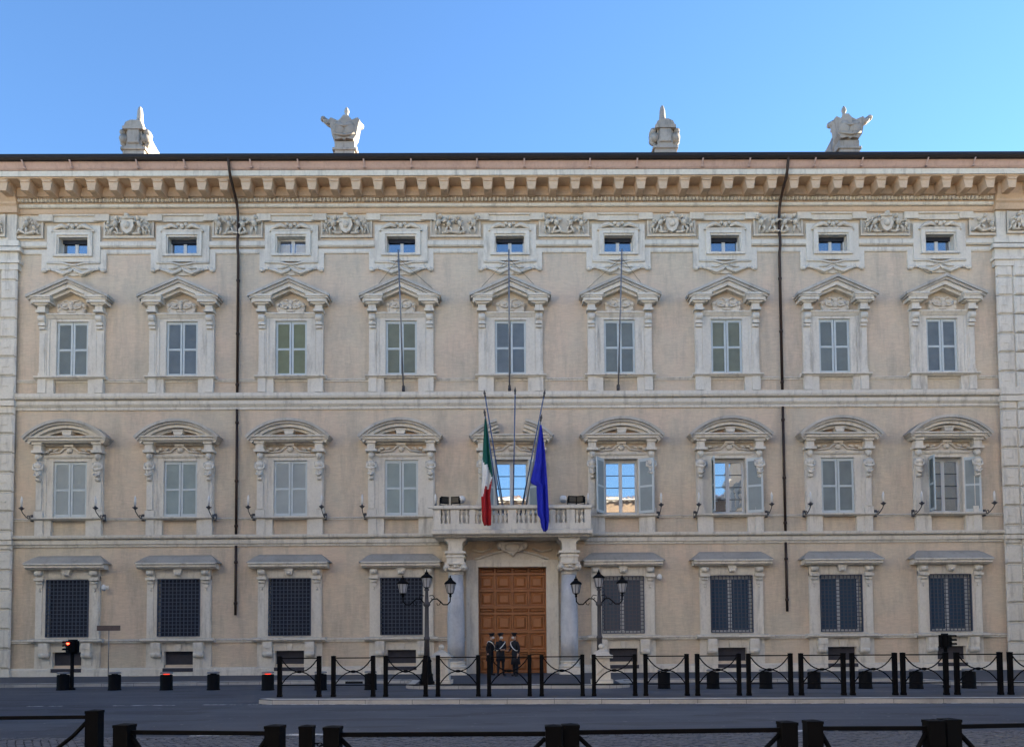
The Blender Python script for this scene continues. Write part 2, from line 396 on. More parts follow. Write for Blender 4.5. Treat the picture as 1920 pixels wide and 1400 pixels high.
b.box(-24.1,24.5,20,20.02,0,ZTOP); b.build('side_wall', 'brick_wash', pal)
# --- hipped roof
b = MB(); ez, rz_ = 22.42, 25.2
b.add([(-25.6,-1.5,ez),(26.0,-1.5,ez),(26.0,21.3,ez),(-25.6,21.3,ez),(-16,9.9,rz_),(16.4,9.9,rz_)], [(0,1,5,4),(1,2,5),(2,3,4,5),(3,0,4),(0,3,2,1)])
roof = b.build('roof', 'roof_tiles', pal)

# --- horizontal bands (run between the corner pilasters, breaking round nothing: windows sit proud of them)
def band(name, prof, x0=XL, x1=XR, m='travertine', skip=()):
    o = MB(); cuts = [x0]
    for a, c_ in skip: cuts += [a, c_]
    cuts.append(x1)
    for a, c_ in zip(cuts[::2], cuts[1::2]): o.sweepx(prof, a, c_)
    return o.build(name, m, pal)
def prof(p0, p1, z0, z1, sl=.03):       # outwards p0 at foot, p1 at crown
    return [(.02,z0),(-p0,z0),(-p0,z0+(z1-z0)*.35),(-p1,z0+(z1-z0)*.6),(-p1,z1-.02),(-p1+sl,z1),(.02,z1+.02)]
gap = ((AX-1.75,AX+1.75),)
band('plinth', [(.02,0),(-.14,0),(-.14,.40),(-.09,.48),(.02,.48)], skip=((AX-2.05,AX+2.05),))
band('sill_course', prof(.05,.09,1.56,1.72), skip=((AX-2.05,AX+2.05),))
band('string_course', [(.02,5.78),(-.05,5.78),(-.07,5.84),(-.05,5.88),(-.12,5.90),(-.14,6.07),(-.10,6.10),(-.24,6.14),(-.27,6.22),(-.27,6.27),(-.12,6.30),(.02,6.31)], skip=((AX-3.2,AX+3.2),))
band('sill_course', prof(.03,.07,6.94,7.05), skip=((AX-3.2,AX+3.2),))
band('string_course', [(.02,11.86),(-.05,11.86),(-.07,11.92),(-.05,11.97),(-.10,12.03),(-.15,12.10),(-.15,12.25),(-.10,12.29),(-.24,12.33),(-.28,12.42),(-.28,12.56),(-.10,12.62),(.02,12.63)])
band('sill_course', prof(.04,.08,13.11,13.24))

# --- corner pilasters of quoins
def corner(x0, x1, sgn):
    o = MB(); o.box(x0,x1,-.16,.45,0,ZTOP); cp = o.build('corner_pilaster', 'travertine', pal)
    inner = x1 if sgn < 0 else x0
    xa, xb = (x0, x1) if sgn < 0 else (x0, x1)
    meshes = {}
    def quoin(z, h, wd, proud):
        k = (round(h,2), wd, proud)
        if k not in meshes:
            q = MB()
            q.cbox(-wd, 0, -.16-proud, -.12, 0, h, .06); q.box(-wd*.72,-wd*.40,-.16-proud-.022,-.16-proud+.01,h*.46,h*.53)
            meshes[k] = q.mesh('quoin', 'travertine')
        return meshes[k]
    z = .5; i = 0
    while z < 18.0:
        h = .86
        if any(a < z+h*.5 < c_ for a, c_ in ((5.85,6.25),(11.95,12.6))): pass
        for kx in range(2):
            wd = .72 if kx == 0 else .80
            x_in = 0. if kx == 0 else .74
            if sgn < 0: lx = x1+.10-x_in if kx == 0 else x1-.66
            else: lx = x0-.10+wd if kx == 0 else x0+.66+wd
            place('quoin', quoin(z, h-.04, wd, .07 if kx == 0 else .12), cp, (lx, 0, z+random.uniform(-.006,.006)))
        z += h; i += 1
    # bands that run round the pilaster, capital and frieze block
    xw0, xw1 = (x0-.05, x1+.14) if sgn < 0 else (x0-.14, x1+.05)
    for p0, z0, z1 in ((.34,6.10,6.30),(.30,5.88,6.07),(.36,12.30,12.62),(.32,12.02,12.27),(.28,0,.46)):
        q = MB(); q.box(xw0,xw1,-p0,.1,z0,z1); place('pilaster_band', q.mesh('pilaster_band','travertine'), cp)
    q = MB()
    for p0, z0, z1, e in ((.26,18.15,18.42,.02),(.33,18.42,18.55,.10),(.22,18.55,18.95,0),(.36,18.95,19.12,.14),(.30,19.20,19.45,.05)): q.box(xw0-e if sgn < 0 else xw0-e, xw1+e, -p0,.1,z0,z1)
    place('pilaster_capital', q.mesh('pilaster_capital','travertine'), cp)
    return cp
cpl = corner(-24.1, XL, -1); cpr = corner(XR, 24.5, 1)

# --- cornice
cor = MB()
CX0, CX1 = -24.3, 24.7
def run(p_list, m): cor.sweepx(p_list, CX0, CX1, m)
run([(.0,20.74),(-.06,20.74),(-.10,20.80),(-.10,20.95),(-.07,20.98),(.0,20.98)], 0)
run([(.0,20.97),(-.16,20.985),(-.20,21.02),(-.20,21.12),(-.16,21.15),(.0,21.16)], 1)
run([(.0,21.14),(-.17,21.15),(-.22,21.36),(-.36,21.40),(-.36,21.80),(.0,21.80)], 0)
run([(.0,21.79),(-1.08,21.80),(-1.10,21.86),(.0,21.88)], 0)
run([(.0,21.85),(-1.16,21.84),(-1.18,22.06),(-1.15,22.09),(.0,22.10)], 1)
run([(.0,22.07),(-1.20,22.08),(-1.26,22.14),(-1.34,22.30),(-1.40,22.36),(.0,22.37)], 2)
cornice = cor.build('cornice', ['cornice_stucco','travertine','fascia_wash'], pal)
br = MB()   # one modillion: curled block, its foot stepped
br.prism([(-.225,.54),(-.20,.34),(-.165,.12),(-.15,0),(.15,0),(.165,.12),(.20,.34),(.225,.54)], -.66, 0)
br.box(-.19,.19,-.70,-.2,.40,.50); br.ball((0,-.52,.06),(.14,.13,.085))
br.box(-.25,.25,-.71,0,.49,.545)
brm = br.mesh('bracket','cornice_stucco')
nb = 51
for k in range(nb):
    x = AX + (k-(nb-1)/2)*.962
    if -24.3 < x < 24.6: place('bracket', brm, cornice, (x, -.34, 21.31), 0, (1,1,.90))
# corner returns of the bed mould
for x0, x1 in ((-24.3,XL+.1),(XR-.1,24.7)):
    q = MB(); q.sweepx([(-.1,20.70),(-.30,20.72),(-.34,20.98),(-.42,21.05),(-.40,21.16),(-.50,21.36),(-.56,21.79),(-.1,21.79)], x0, x1)
    place('bed_return', q.mesh('bed_return','cornice_stucco'), cornice)
eg = MB()
x = XL+.15
while x < XR-.1:
    eg.ball((x,-.27,21.265),(.062,.075,.10), nu=7, nv=5); eg.box(x+.078,x+.094,-.31,-.18,21.17,21.36); x += .172
o = place('egg_moulding', eg.mesh('egg_moulding','relief_stone'), cornice); o['kind'] = 'stuff'
q = MB(); q.sweepx([(-1.38,22.345),(-1.50,22.36),(-1.56,22.45),(-1.56,22.585),(-1.52,22.60),(-1.44,22.60),(-1.30,22.48)], -25.7, 26.1)
gut = q.build('gutter', 'copper_dark', pal)
hook = MB(); hook.tube([(0,-1.27,22.10),(0,-1.33,22.14),(0,-1.40,22.25),(0,-1.52,22.36)], .035, 5); hook.box(-.05,.05,-1.36,-1.20,22.09,22.16); hkm = hook.mesh('gutter_hook','fascia_wash')
x = -23.6; k = 0
while x < 24.5:
    place('gutter_hook', hkm, gut, (x,0,0)); x += 2.05 if k % 2 else 2.85; k += 1
# --- downpipes
for x in (-11.88, 12.36):
    t_ = MB()
    t_.tube([(x,-1.48,22.50),(x,-1.46,22.30),(x,-1.32,21.95),(x,-1.20,21.75),(x,-.62,21.30),(x,-.36,21.02),(x,-.24,20.75),(x,-.17,20.3),(x,-.17,19.7),(x,-.24,19.5),(x,-.24,19.1),(x,-.12,18.8),(x,-.11,12.62)], .062, 8)
    dp = t_.build('downpipe', 'pipe_brown', pal)
    for z0, z1 in ((11.86,6.30),(5.8,2.75)):
        q = MB(); q.tube([(x,-.11,z0),(x,-.11,z1)], .060, 8); place('pipe_length', q.mesh('pipe_length','pipe_brown'), dp)
    q = MB(); q.lathe([(.06,0),(.085,.03),(.085,.10),(.06,.14)], 8)
    cm = q.mesh('pipe_collar','pipe_brown')
    for z in (17.6,15.2,12.9,11.2,8.6,6.6,5.0,3.2): place('pipe_collar', cm, dp, (x,-.11,z))

# ------------------------------------------------------------------ window builders (local x, wall plane y=0, absolute z)
def child(b_, name, mats, parent, loc=(0,0,0)): return place(name, b_.mesh(name, mats), parent, loc)
def shutter_leaf(x0, x1, z0, z1, yf, lou):
    """leaf between x0 and x1: pale frame, two slatted panels"""
    s = MB(); st = .085; zm = z0+(z1-z0)*.49
    for a, c_ in ((x0,x0+st),(x1-st,x1)): s.box(a,c_,yf,yf+.05,z0,z1)
    for a, c_ in ((z0,z0+.12),(zm-.045,zm+.045),(z1-.13,z1)): s.box(x0+st,x1-st,yf+.001,yf+.049,a,c_)
    for a, c_ in ((z0+.12,zm-.045),(zm+.045,z1-.13)):
        n = int((c_-a)/.052)
        for k in range(n):
            z = a+(k+.5)*(c_-a)/n
            s.add([(x0+st,yf+.012,z-.024),(x1-st,yf+.012,z-.024),(x1-st,yf+.042,z+.022),(x0+st,yf+.042,z+.022)], [(0,1,2,3)], 1)
        s.box(x0+st,x1-st,yf+.043,yf+.048,a,c_,1)
    return s, ['shutter_paint', lou]
def hinges(x, zs_, sg):
    h = MB()
    for z in zs_: h.box(min(x,x+sg*.09),max(x,x+sg*.09),-.045,.0,z-.022,z+.022)
    return h
def cartouche():
    s = MB()
    s.prism([(-.52,16.12),(-.60,16.30),(-.66,16.55),(-.50,16.60),(-.40,16.72),(-.22,16.68),(0,16.76),(.22,16.68),(.40,16.72),(.50,16.60),(.66,16.55),(.60,16.30),(.52,16.12)], -.20, 0)
    for sg in (-1,1):
        s.ball((sg*.30,-.20,16.50),(.15,.09,.075), rot=(0,sg*.35,0)); s.tube([(sg*.12,-.24,16.40),(sg*.20,-.27,16.34),(sg*.40,-.25,16.40),(sg*.46,-.22,16.55)], .045, 6)
        s.ball((sg*.56,-.19,16.50),(.085,.09,.11)); s.ball((sg*.56,-.17,16.28),(.07,.08,.11)); s.tube([(sg*.62,-.12,16.15),(sg*.80,-.10,16.20),(sg*.93,-.09,16.14)], [.06,.045,.03], 6)
        s.tube([(sg*.06,-.22,16.62),(sg*.18,-.24,16.72),(sg*.34,-.2,16.70)], .04, 6)
    s.ball((0,-.22,16.42),(.085,.10,.15)); s.ball((0,-.21,16.60),(.11,.09,.10)); s.ball((0,-.2,16.24),(.22,.07,.06)); s.box(-.48,.48,-.235,-.15,16.10,16.17)
    return s
def make_w2():
    s = MB()
    for sg in (-1,1):
        a, c_ = sorted((sg*.70,sg*1.08)); s.box(a,c_,-.10,0,13.36,15.86)
        a, c_ = sorted((sg*.69,sg*.80)); s.box(a,c_,-.05,.02,13.36,15.80)
        a, c_ = sorted((sg*.98,sg*1.09)); s.box(a,c_,-.135,0,13.36,15.95)
        a, c_ = sorted((sg*1.10,sg*1.43)); s.box(a,c_,-.14,0,13.37,15.45); s.box(a+.07,c_-.07,-.165,-.1,13.50,15.30)
        s.box(a-.02,c_+.02,-.18,0,13.36,13.52)
    s.box(-1.08,1.08,-.104,0,15.84,15.98); s.sweepx([(0,15.96),(-.13,15.96),(-.22,16.10),(-.25,16.10),(-.25,16.16),(0,16.18)], -1.10, 1.10)
    w_ = s.build('window', 'travertine', pal)
    for sg in (-1,1):
        q = MB(); cx = sg*1.265
        q.box(cx-.165,cx+.165,-.16,0,15.45,16.18); q.box(cx-.13,cx+.13,-.24,0,15.46,15.58); q.box(cx-.15,cx+.15,-.30,0,15.60,15.68)
        M = Matrix.Translation((cx,-.22,15.92)) @ Matrix.Rotation(R(90),4,'Y')
        q.lathe([(.15,-.14),(.17,-.12),(.17,.12),(.15,.14)], 12, 0, M)
        M = Matrix.Translation((cx,-.20,15.70)) @ Matrix.Rotation(R(90),4,'Y'); q.lathe([(.09,-.13),(.10,0),(.09,.13)], 10, 0, M)
        q.box(cx-.215,cx+.215,-.40,0,16.16,16.26); q.box(cx-.165,cx+.165,-.33,0,16.26,16.50); q.box(cx-.24,cx+.24,-.40,0,16.47,16.56)
        child(q, 'console', 'travertine', w_)
    child(cartouche(), 'cartouche', 'relief_stone', w_)
    q = MB()
    for i, (wd, za, t_, y) in enumerate(((1.80,17.66,.13,-.64),(1.74,17.55,.13,-.56),(1.66,17.43,.20,-.47),(1.40,17.26,.15,-.30))):
        zo = za-.80*wd/1.80
        q.prism([(-wd,zo-t_),(-wd,zo),(0,za),(wd,zo),(wd,zo-t_),(0,za-t_)], y, 0, 1 if i < 2 else 0)
    for sg in (-1,1):
        a, c_ = sorted((sg*.80,sg*1.64)); q.box(a,c_,-.50,0,16.56,16.72); q.box(a-.03,c_+.03,-.54,0,16.70,16.78); q.box(a-.05,c_+.05,-.585,0,16.77,16.86)
        a, c_ = sorted((sg*.92,sg*1.56)); q.box(a,c_,-.42,0,16.50,16.57)
    child(q, 'pediment', ['travertine','weathered_stone'], w_)
    q = MB(); q.sweepx([(.02,13.21),(-.20,13.21),(-.24,13.26),(-.31,13.28),(-.31,13.34),(-.05,13.365),(.02,13.365)], -1.58, 1.58); child(q, 'sill', 'travertine', w_)
    for sg in (-1,1):
        a, c_ = sorted((sg*.76,sg*1.43)); q = MB(); q.box(a,c_,-.17,0,12.60,13.215); q.box(a+.05,c_-.33,-.18,0,12.6,13.0) if 0 else None; child(q, 'pedestal', 'travertine', w_)
        q = MB(); a, c_ = sorted((sg*1.08,sg*1.44)); q.box(a,c_,-.215,-.1,12.605,13.21); child(q, 'pedestal_face', 'travertine', w_)
    for sg in (-1,1):
        x0, x1 = sorted((sg*.012, sg*.685)); s_, mm = shutter_leaf(x0, x1, 13.375, 15.845, -.015, 'louvre_grey'); child(s_, 'shutter', mm, w_)
        child(hinges(sg*.70, (13.6,14.25,14.95,15.6), sg), 'hinge', 'lead_grey', w_)
    return w_
def figure_herm(cx):
    q = MB(); pw = .17
    q.box(cx-pw,cx+pw,-.13,0,7.10,10.0); q.box(cx-pw-.03,cx+pw+.03,-.22,0,7.09,7.36); q.box(cx-.12,cx+.12,-.19,-.1,7.40,8.70)
    q.prism([(cx-.09,8.68),(cx+.09,8.68),(cx+.16,9.35),(cx-.16,9.35)], -.27, -.1)
    q.ball((cx,-.26,9.36),(.19,.14,.17)); q.ball((cx,-.30,9.72),(.115,.13,.155)); q.ball((cx,-.24,9.78),(.15,.12,.14)); q.ball((cx,-.26,9.08),(.15,.13,.28))
    for sg in (-1,1): q.tube([(cx+sg*.17,-.24,9.45),(cx+sg*.20,-.30,9.22),(cx-sg*.02,-.38,9.10)], [.06,.055,.05], 6)
    q.tube([(cx-.14,-.33,8.95),(cx,-.39,8.86),(cx+.13,-.33,8.98)], .05, 6); q.ball((cx,-.25,8.74),(.12,.10,.09))
    q.ball((cx,-.41,9.70),(.025,.04,.035))
    return q
def make_w1(kind, ang=(55,30)):
    """kind: closed / open / balcony"""
    s = MB()
    for sg in (-1,1):
        a, c_ = sorted((sg*.74,sg*1.12)); s.box(a,c_,-.09,0,7.09,9.75)
        a, c_ = sorted((sg*.73,sg*.84)); s.box(a,c_,-.04,.02,7.09,9.56)
        a, c_ = sorted((sg*1.02,sg*1.13)); s.box(a,c_,-.12,0,7.09,9.80)
    s.box(-.74,.74,-.09,0,9.57,9.74); s.sweepx([(0,9.72),(-.14,9.72),(-.18,9.80),(-.18,9.84),(0,9.86)], -1.14, 1.14)
    w_ = s.build('window', 'travertine', pal)
    for sg in (-1,1):
        q = figure_herm(sg*1.30); child(q, 'herm', 'relief_stone' if 0 else 'travertine', w_)
        cx = sg*1.30; q = MB(); q.box(cx-.24,cx+.24,-.42,0,9.90,10.01); q.box(cx-.17,cx+.17,-.36,0,10.01,10.30); q.box(cx-.22,cx+.22,-.42,0,10.27,10.35); child(q, 'impost', 'travertine', w_)
    q = MB()     # carved crest over the lintel
    q.prism([(-.80,9.84),(-.62,9.93),(-.35,9.96),(-.20,10.12),(0,10.22),(.20,10.12),(.35,9.96),(.62,9.93),(.80,9.84)], -.12, 0)
    for sg in (-1,1):
        q.tube([(sg*.06,-.14,10.20),(sg*.24,-.16,10.12),(sg*.40,-.16,9.96),(sg*.70,-.15,9.94),(sg*.92,-.14,9.90)], [.06,.055,.05,.045,.03], 6)
        q.ball((sg*.60,-.15,10.06),(.13,.07,.06), rot=(0,sg*.4,0)); q.ball((sg*.86,-.14,10.07),(.11,.07,.07)); q.ball((sg*1.0,-.12,9.99),(.09,.06,.08))
    q.ball((0,-.15,10.04),(.15,.10,.13)); q.box(-.20,.20,-.25,0,10.20,10.30)
    child(q, 'crest', 'relief_stone', w_)
    # segmental pediment
    q = MB(); zc = 11.31-2.56
    def ring(r0, r1, y, amax, a_from=None, a_to=None, mi=0):
        lo, hi = (math.pi/2-amax, math.pi/2+amax) if a_from is None else (a_from, a_to)
        q.prism(arc(0,zc,r0,lo,hi,22)+arc(0,zc,r1,hi,lo,22), y, 0, mi)
    am = math.asin(1.82/2.56)
    layers = ((2.58,2.46,-.66,1.86),(2.47,2.36,-.58,1.80),(2.37,2.22,-.48,1.72),(2.23,2.10,-.30,1.50))
    for r0, r1, y, wd in layers:
        a_ = math.asin(min(1,wd/r0))
        if kind == 'balcony':
            g0 = math.asin(.62/2.5)
            for sg in (-1,1):
                lo, hi = sorted((math.pi/2-sg*g0, math.pi/2-sg*a_)); ring(r0,r1,y,0,lo,hi, 2 if y < -.5 else 0)
        else: ring(r0,r1,y,a_, mi=2 if y < -.5 else 0)
    if kind != 'balcony': q.prism([(-1.35,10.5)]+arc(0,zc,2.15,math.pi/2+.62,math.pi/2-.62,14)+[(1.35,10.5)], -.06, 0, 1)
    q.sweepx([(0,10.34),(-.40,10.34),(-.46,10.40),(-.52,10.41),(-.52,10.50),(-.60,10.53),(-.60,10.585),(0,10.61)], -1.67, 1.67)
    q.sweepx([(0,10.26),(-.10,10.26),(-.12,10.35),(0,10.35)], -1.55, 1.55)
    child(q, 'pediment', ['travertine','cornice_stucco','weathered_stone'], w_)
    if kind != 'balcony':
        q = MB(); q.prism([(-.17,10.66),(-.23,10.88),(.23,10.88),(.17,10.66)], -.42, 0); q.box(-.24,.24,-.45,0,10.83,10.88); child(q, 'keystone', 'travertine', w_)
        q = MB(); q.sweepx([(.02,6.95),(-.20,6.95),(-.25,6.99),(-.31,7.01),(-.31,7.07),(-.05,7.095),(.02,7.095)], -1.62, 1.62); child(q, 'sill', 'travertine', w_)
        for sg in (-1,1):
            a, c_ = sorted((sg*.76,sg*1.44)); q = MB(); q.box(a,c_,-.17,0,6.28,6.955); child(q, 'pedestal', 'travertine', w_)
            q = MB(); a, c_ = sorted((sg*1.09,sg*1.45)); q.box(a,c_,-.215,-.1,6.285,6.95); child(q, 'pedestal_face', 'travertine', w_)
    if kind == 'closed':
        for sg in (-1,1):
            x0, x1 = sorted((sg*.012, sg*.725)); s_, mm = shutter_leaf(x0, x1, 7.105, 9.565, -.015, 'louvre_pale'); child(s_, 'shutter', mm, w_)
            child(hinges(sg*.74, (7.4,8.0,8.7,9.3), sg), 'hinge', 'lead_grey', w_)
    else:
        # casements with three-by-two panes behind, shutters swung open
        q = MB(); y = .22
        for x0, x1 in ((-.73,-.64),(.64,.73),(-.075,.075)): q.box(x0,x1,y,y+.06,7.10,9.57)
        for z0, z1 in ((7.10,7.22),(9.42,9.57)): q.box(-.64,.64,y+.001,y+.059,z0,z1)
        for sg in (-1,1):
            a, c_ = sorted((sg*.075,sg*.64))
            for k in range(1,4):
                gb = MB(); gb.box(a,c_,y+.01,y+.05,7.22+k*.55-.016,7.22+k*.55+.016); child(gb, 'glazing_bar', 'lead_grey', w_)
        child(q, 'casement', 'window_wood', w_)
        for sg in (-1,1):
            a, c_ = sorted((sg*.075,sg*.64))
            for k in range(4):
                q = MB(); q.box(a,c_,y+.03,y+.036,7.22+k*.55+.016,min(9.42,7.22+(k+1)*.55-.016)); child(q, 'pane', 'pane_sky', w_)
        for sg, an in zip((-1,1), ang):
            s_, mm = shutter_leaf(*sorted((0,-sg*.72)), 7.12, 9.55, -.03, 'louvre_grey')
            o = child(s_, 'shutter', mm, w_, (sg*.76,-.06,0)); o.rotation_euler = (0,0,sg*R(180-an))
    return w_
def grille(x0, x1, z0, z1, p):
    q = MB(); nx, nz = 11, 15
    for k in range(nx+1):
        x = x0+(x1-x0)*k/nx; q.box(x-.015,x+.015,-p-.013,-p+.013,z0,z1)
    for k in range(nz+1):
        z = z0+(z1-z0)*k/nz; q.box(x0,x1,-p-.022,-p-.004,z-.017,z+.017)
        for x in (x0,x1): q.box(x-.010,x+.010,-p,.02,z-.010,z+.010)
    for x in (x0,x1):
        for k in range(1,3): q.box(x-.010,x+.010,-p*k/3-.01,-p*k/3+.01,z0,z1)
    for k in range(nx+1):
        x = x0+(x1-x0)*k/nx
        for z in (z0,z1): q.box(x-.010,x+.010,-p,.02,z-.010,z+.010)
    return q
def make_g(kind):
    s = MB()
    for sg in (-1,1):
        a, c_ = sorted((sg*.94,sg*1.40)); s.box(a,c_,-.11,0,1.74,4.48)
        a, c_ = sorted((sg*.93,sg*1.03)); s.box(a,c_,-.06,.02,1.81,4.40)
        a, c_ = sorted((sg*1.10,sg*1.36)); s.box(a,c_,-.135,-.05,1.9,3.95)
        a, c_ = sorted((sg*.63,sg*1.42)); s.box(a,c_,-.08,0,.46,1.60); s.box(a,c_,-.10,0,.46,.60)
    s.box(-1.40,1.40,-.115,0,4.37,4.80); s.box(-.95,.95,-.13,0,4.42,4.70); s.box(-.63,.63,-.08,0,1.18,1.60)
    w_ = s.build('window', 'travertine', pal)
    q = MB(); q.add([(-1.80,-.52,5.02),(1.80,-.52,5.02),(1.86,0,5.02),(-1.86,0,5.02),(-1.36,-.02,5.40),(1.36,-.02,5.40),(1.36,0,5.41),(-1.36,0,5.41),(-1.50,-.20,5.30),(1.50,-.20,5.30)],
          [(0,1,9,8),(8,9,5,4),(4,5,6,7),(1,2,6,5,9),(3,0,8,4,7),(0,3,2,1)], 1)
    q.sweepx([(0,4.78),(-.36,4.78),(-.42,4.84),(-.48,4.85),(-.48,4.94),(-.55,4.97),(-.55,5.025),(0,5.025)], -1.72, 1.72)
    child(q, 'hood', ['travertine','weathered_stone'], w_)
    for sg in (-1,1):
        q = MB(); cx = sg*1.20
        q.box(cx-.17,cx+.17,-.20,0,4.34,4.79); q.box(cx-.20,cx+.20,-.30,0,4.30,4.40)
        M = Matrix.Translation((cx,-.24,4.62)) @ Matrix.Rotation(R(90),4,'Y'); q.lathe([(.12,-.15),(.135,0),(.12,.15)], 10, 0, M)
        M = Matrix.Translation((cx,-.16,4.20)) @ Matrix.Rotation(R(90),4,'Y'); q.lathe([(.08,-.13),(.085,0),(.08,.13)], 10, 0, M)
        q.prism([(cx-.15,4.32),(cx+.15,4.32),(cx+.10,3.98),(cx-.10,3.98)], -.17, 0)
        q.ball((cx,-.16,3.88),(.05,.04,.07))
        child(q, 'console', 'travertine', w_)
    q = MB(); q.prism([(-.13,4.50),(-.20,4.79),(.20,4.79),(.13,4.50)], -.32, 0); q.ball((0,-.3,4.58),(.11,.08,.09)); child(q, 'keystone', 'travertine', w_)
    q = MB(); q.sweepx([(.02,1.57),(-.22,1.57),(-.26,1.62),(-.34,1.65),(-.34,1.73),(-.05,1.765),(.02,1.765)], -1.60, 1.60); q.box(-.95,.95,-.12,.02,1.75,1.83); child(q, 'sill', 'travertine', w_)
    for sg in (-1,1):
        q = MB(); cx = sg*.92
        q.box(cx-.20,cx+.20,-.33,0,1.30,1.575); q.box(cx-.20,cx+.20,-.30,0,1.12,1.31)
        M = Matrix.Translation((cx,-.19,1.05)) @ Matrix.Rotation(R(90),4,'Y'); q.lathe([(.14,-.20),(.15,0),(.14,.20)], 10, 0, M)
        q.box(cx-.16,cx+.16,-.12,0,.60,.95)
        child(q, 'bracket', 'travertine', w_)
    q = MB(); q.prism([(-.11,1.20),(-.15,1.50),(.15,1.50),(.11,1.20)], -.16, 0); child(q, 'cellar_keystone', 'travertine', w_)
    q = MB(); q.box(-.62,.62,.10,.14,.60,1.18); q.box(-.62,.62,.08,.10,.60,.64); child(q, 'cellar_shutter', 'cellar_board', w_)
    q = MB(); q.box(-.66,.66,-.16,-.13,.30,.46); child(q, 'vent', 'cellar_board', w_)
    child(grille(-.91,.91,1.85,4.33,.16), 'grille', 'iron_grille', w_)
    if kind == 'dark':
        for sg in (-1,1):
            q = MB(); a, c_ = sorted((sg*.01,sg*.92)); q.box(a,c_,.20,.24,1.82,4.35); q.box(a+.1,c_-.1,.185,.2,1.95,2.95); q.box(a+.1,c_-.1,.185,.2,3.1,4.2); child(q, 'inner_shutter', 'shutter_navy', w_)
    else:
        q = MB(); y = .20
        for x0, x1 in ((-.93,-.83),(.83,.93),(-.08,.08)): q.box(x0,x1,y,y+.06,1.81,4.36)
        for z0, z1 in ((1.81,1.95),(4.18,4.36)): q.box(-.83,.83,y+.001,y+.059,z0,z1)
        child(q, 'casement', 'window_wood', w_)
        for sg in (-1,1):
            q = MB(); a, c_ = sorted((sg*.08,sg*.83)); q.box(a,c_,y+.03,y+.036,1.95,4.18); child(q, 'pane', 'pane_low', w_)
    return w_
def make_attic(curtain=False):
    s = MB()
    # eared slab, apron with wavy foot
    s.prism([(-1.18,18.52),(-1.18,20.16),(-1.05,20.20),(1.05,20.20),(1.18,20.16),(1.18,18.52),(.55,18.52),(.30,18.46),(0,18.40),(-.30,18.46),(-.55,18.52)][::1], -.13, 0)
    w_ = s.build('window', 'travertine', pal)
    return w_
def attic_slab():
    b_ = MB(); y = -.13
    def fr(x0,x1,z0,z1,xi0,xi1,zi0,zi1,y0,y1):
        b_.box(x0,xi0,y0,y1,z0,z1); b_.box(xi1,x1,y0,y1,z0,z1); b_.box(xi0,xi1,y0,y1,z0,zi0); b_.box(xi0,xi1,y0,y1,zi1,z1)
    fr(-1.18,1.18,18.54,20.18,-.64,.64,18.89,19.64,-.13,0)
    fr(-.87,.87,18.76,19.88,-.70,.70,18.84,19.72,-.23,-.12)
    fr(-.72,.72,18.82,19.74,-.64,.64,18.89,19.64,-.17,-.10)
    return b_
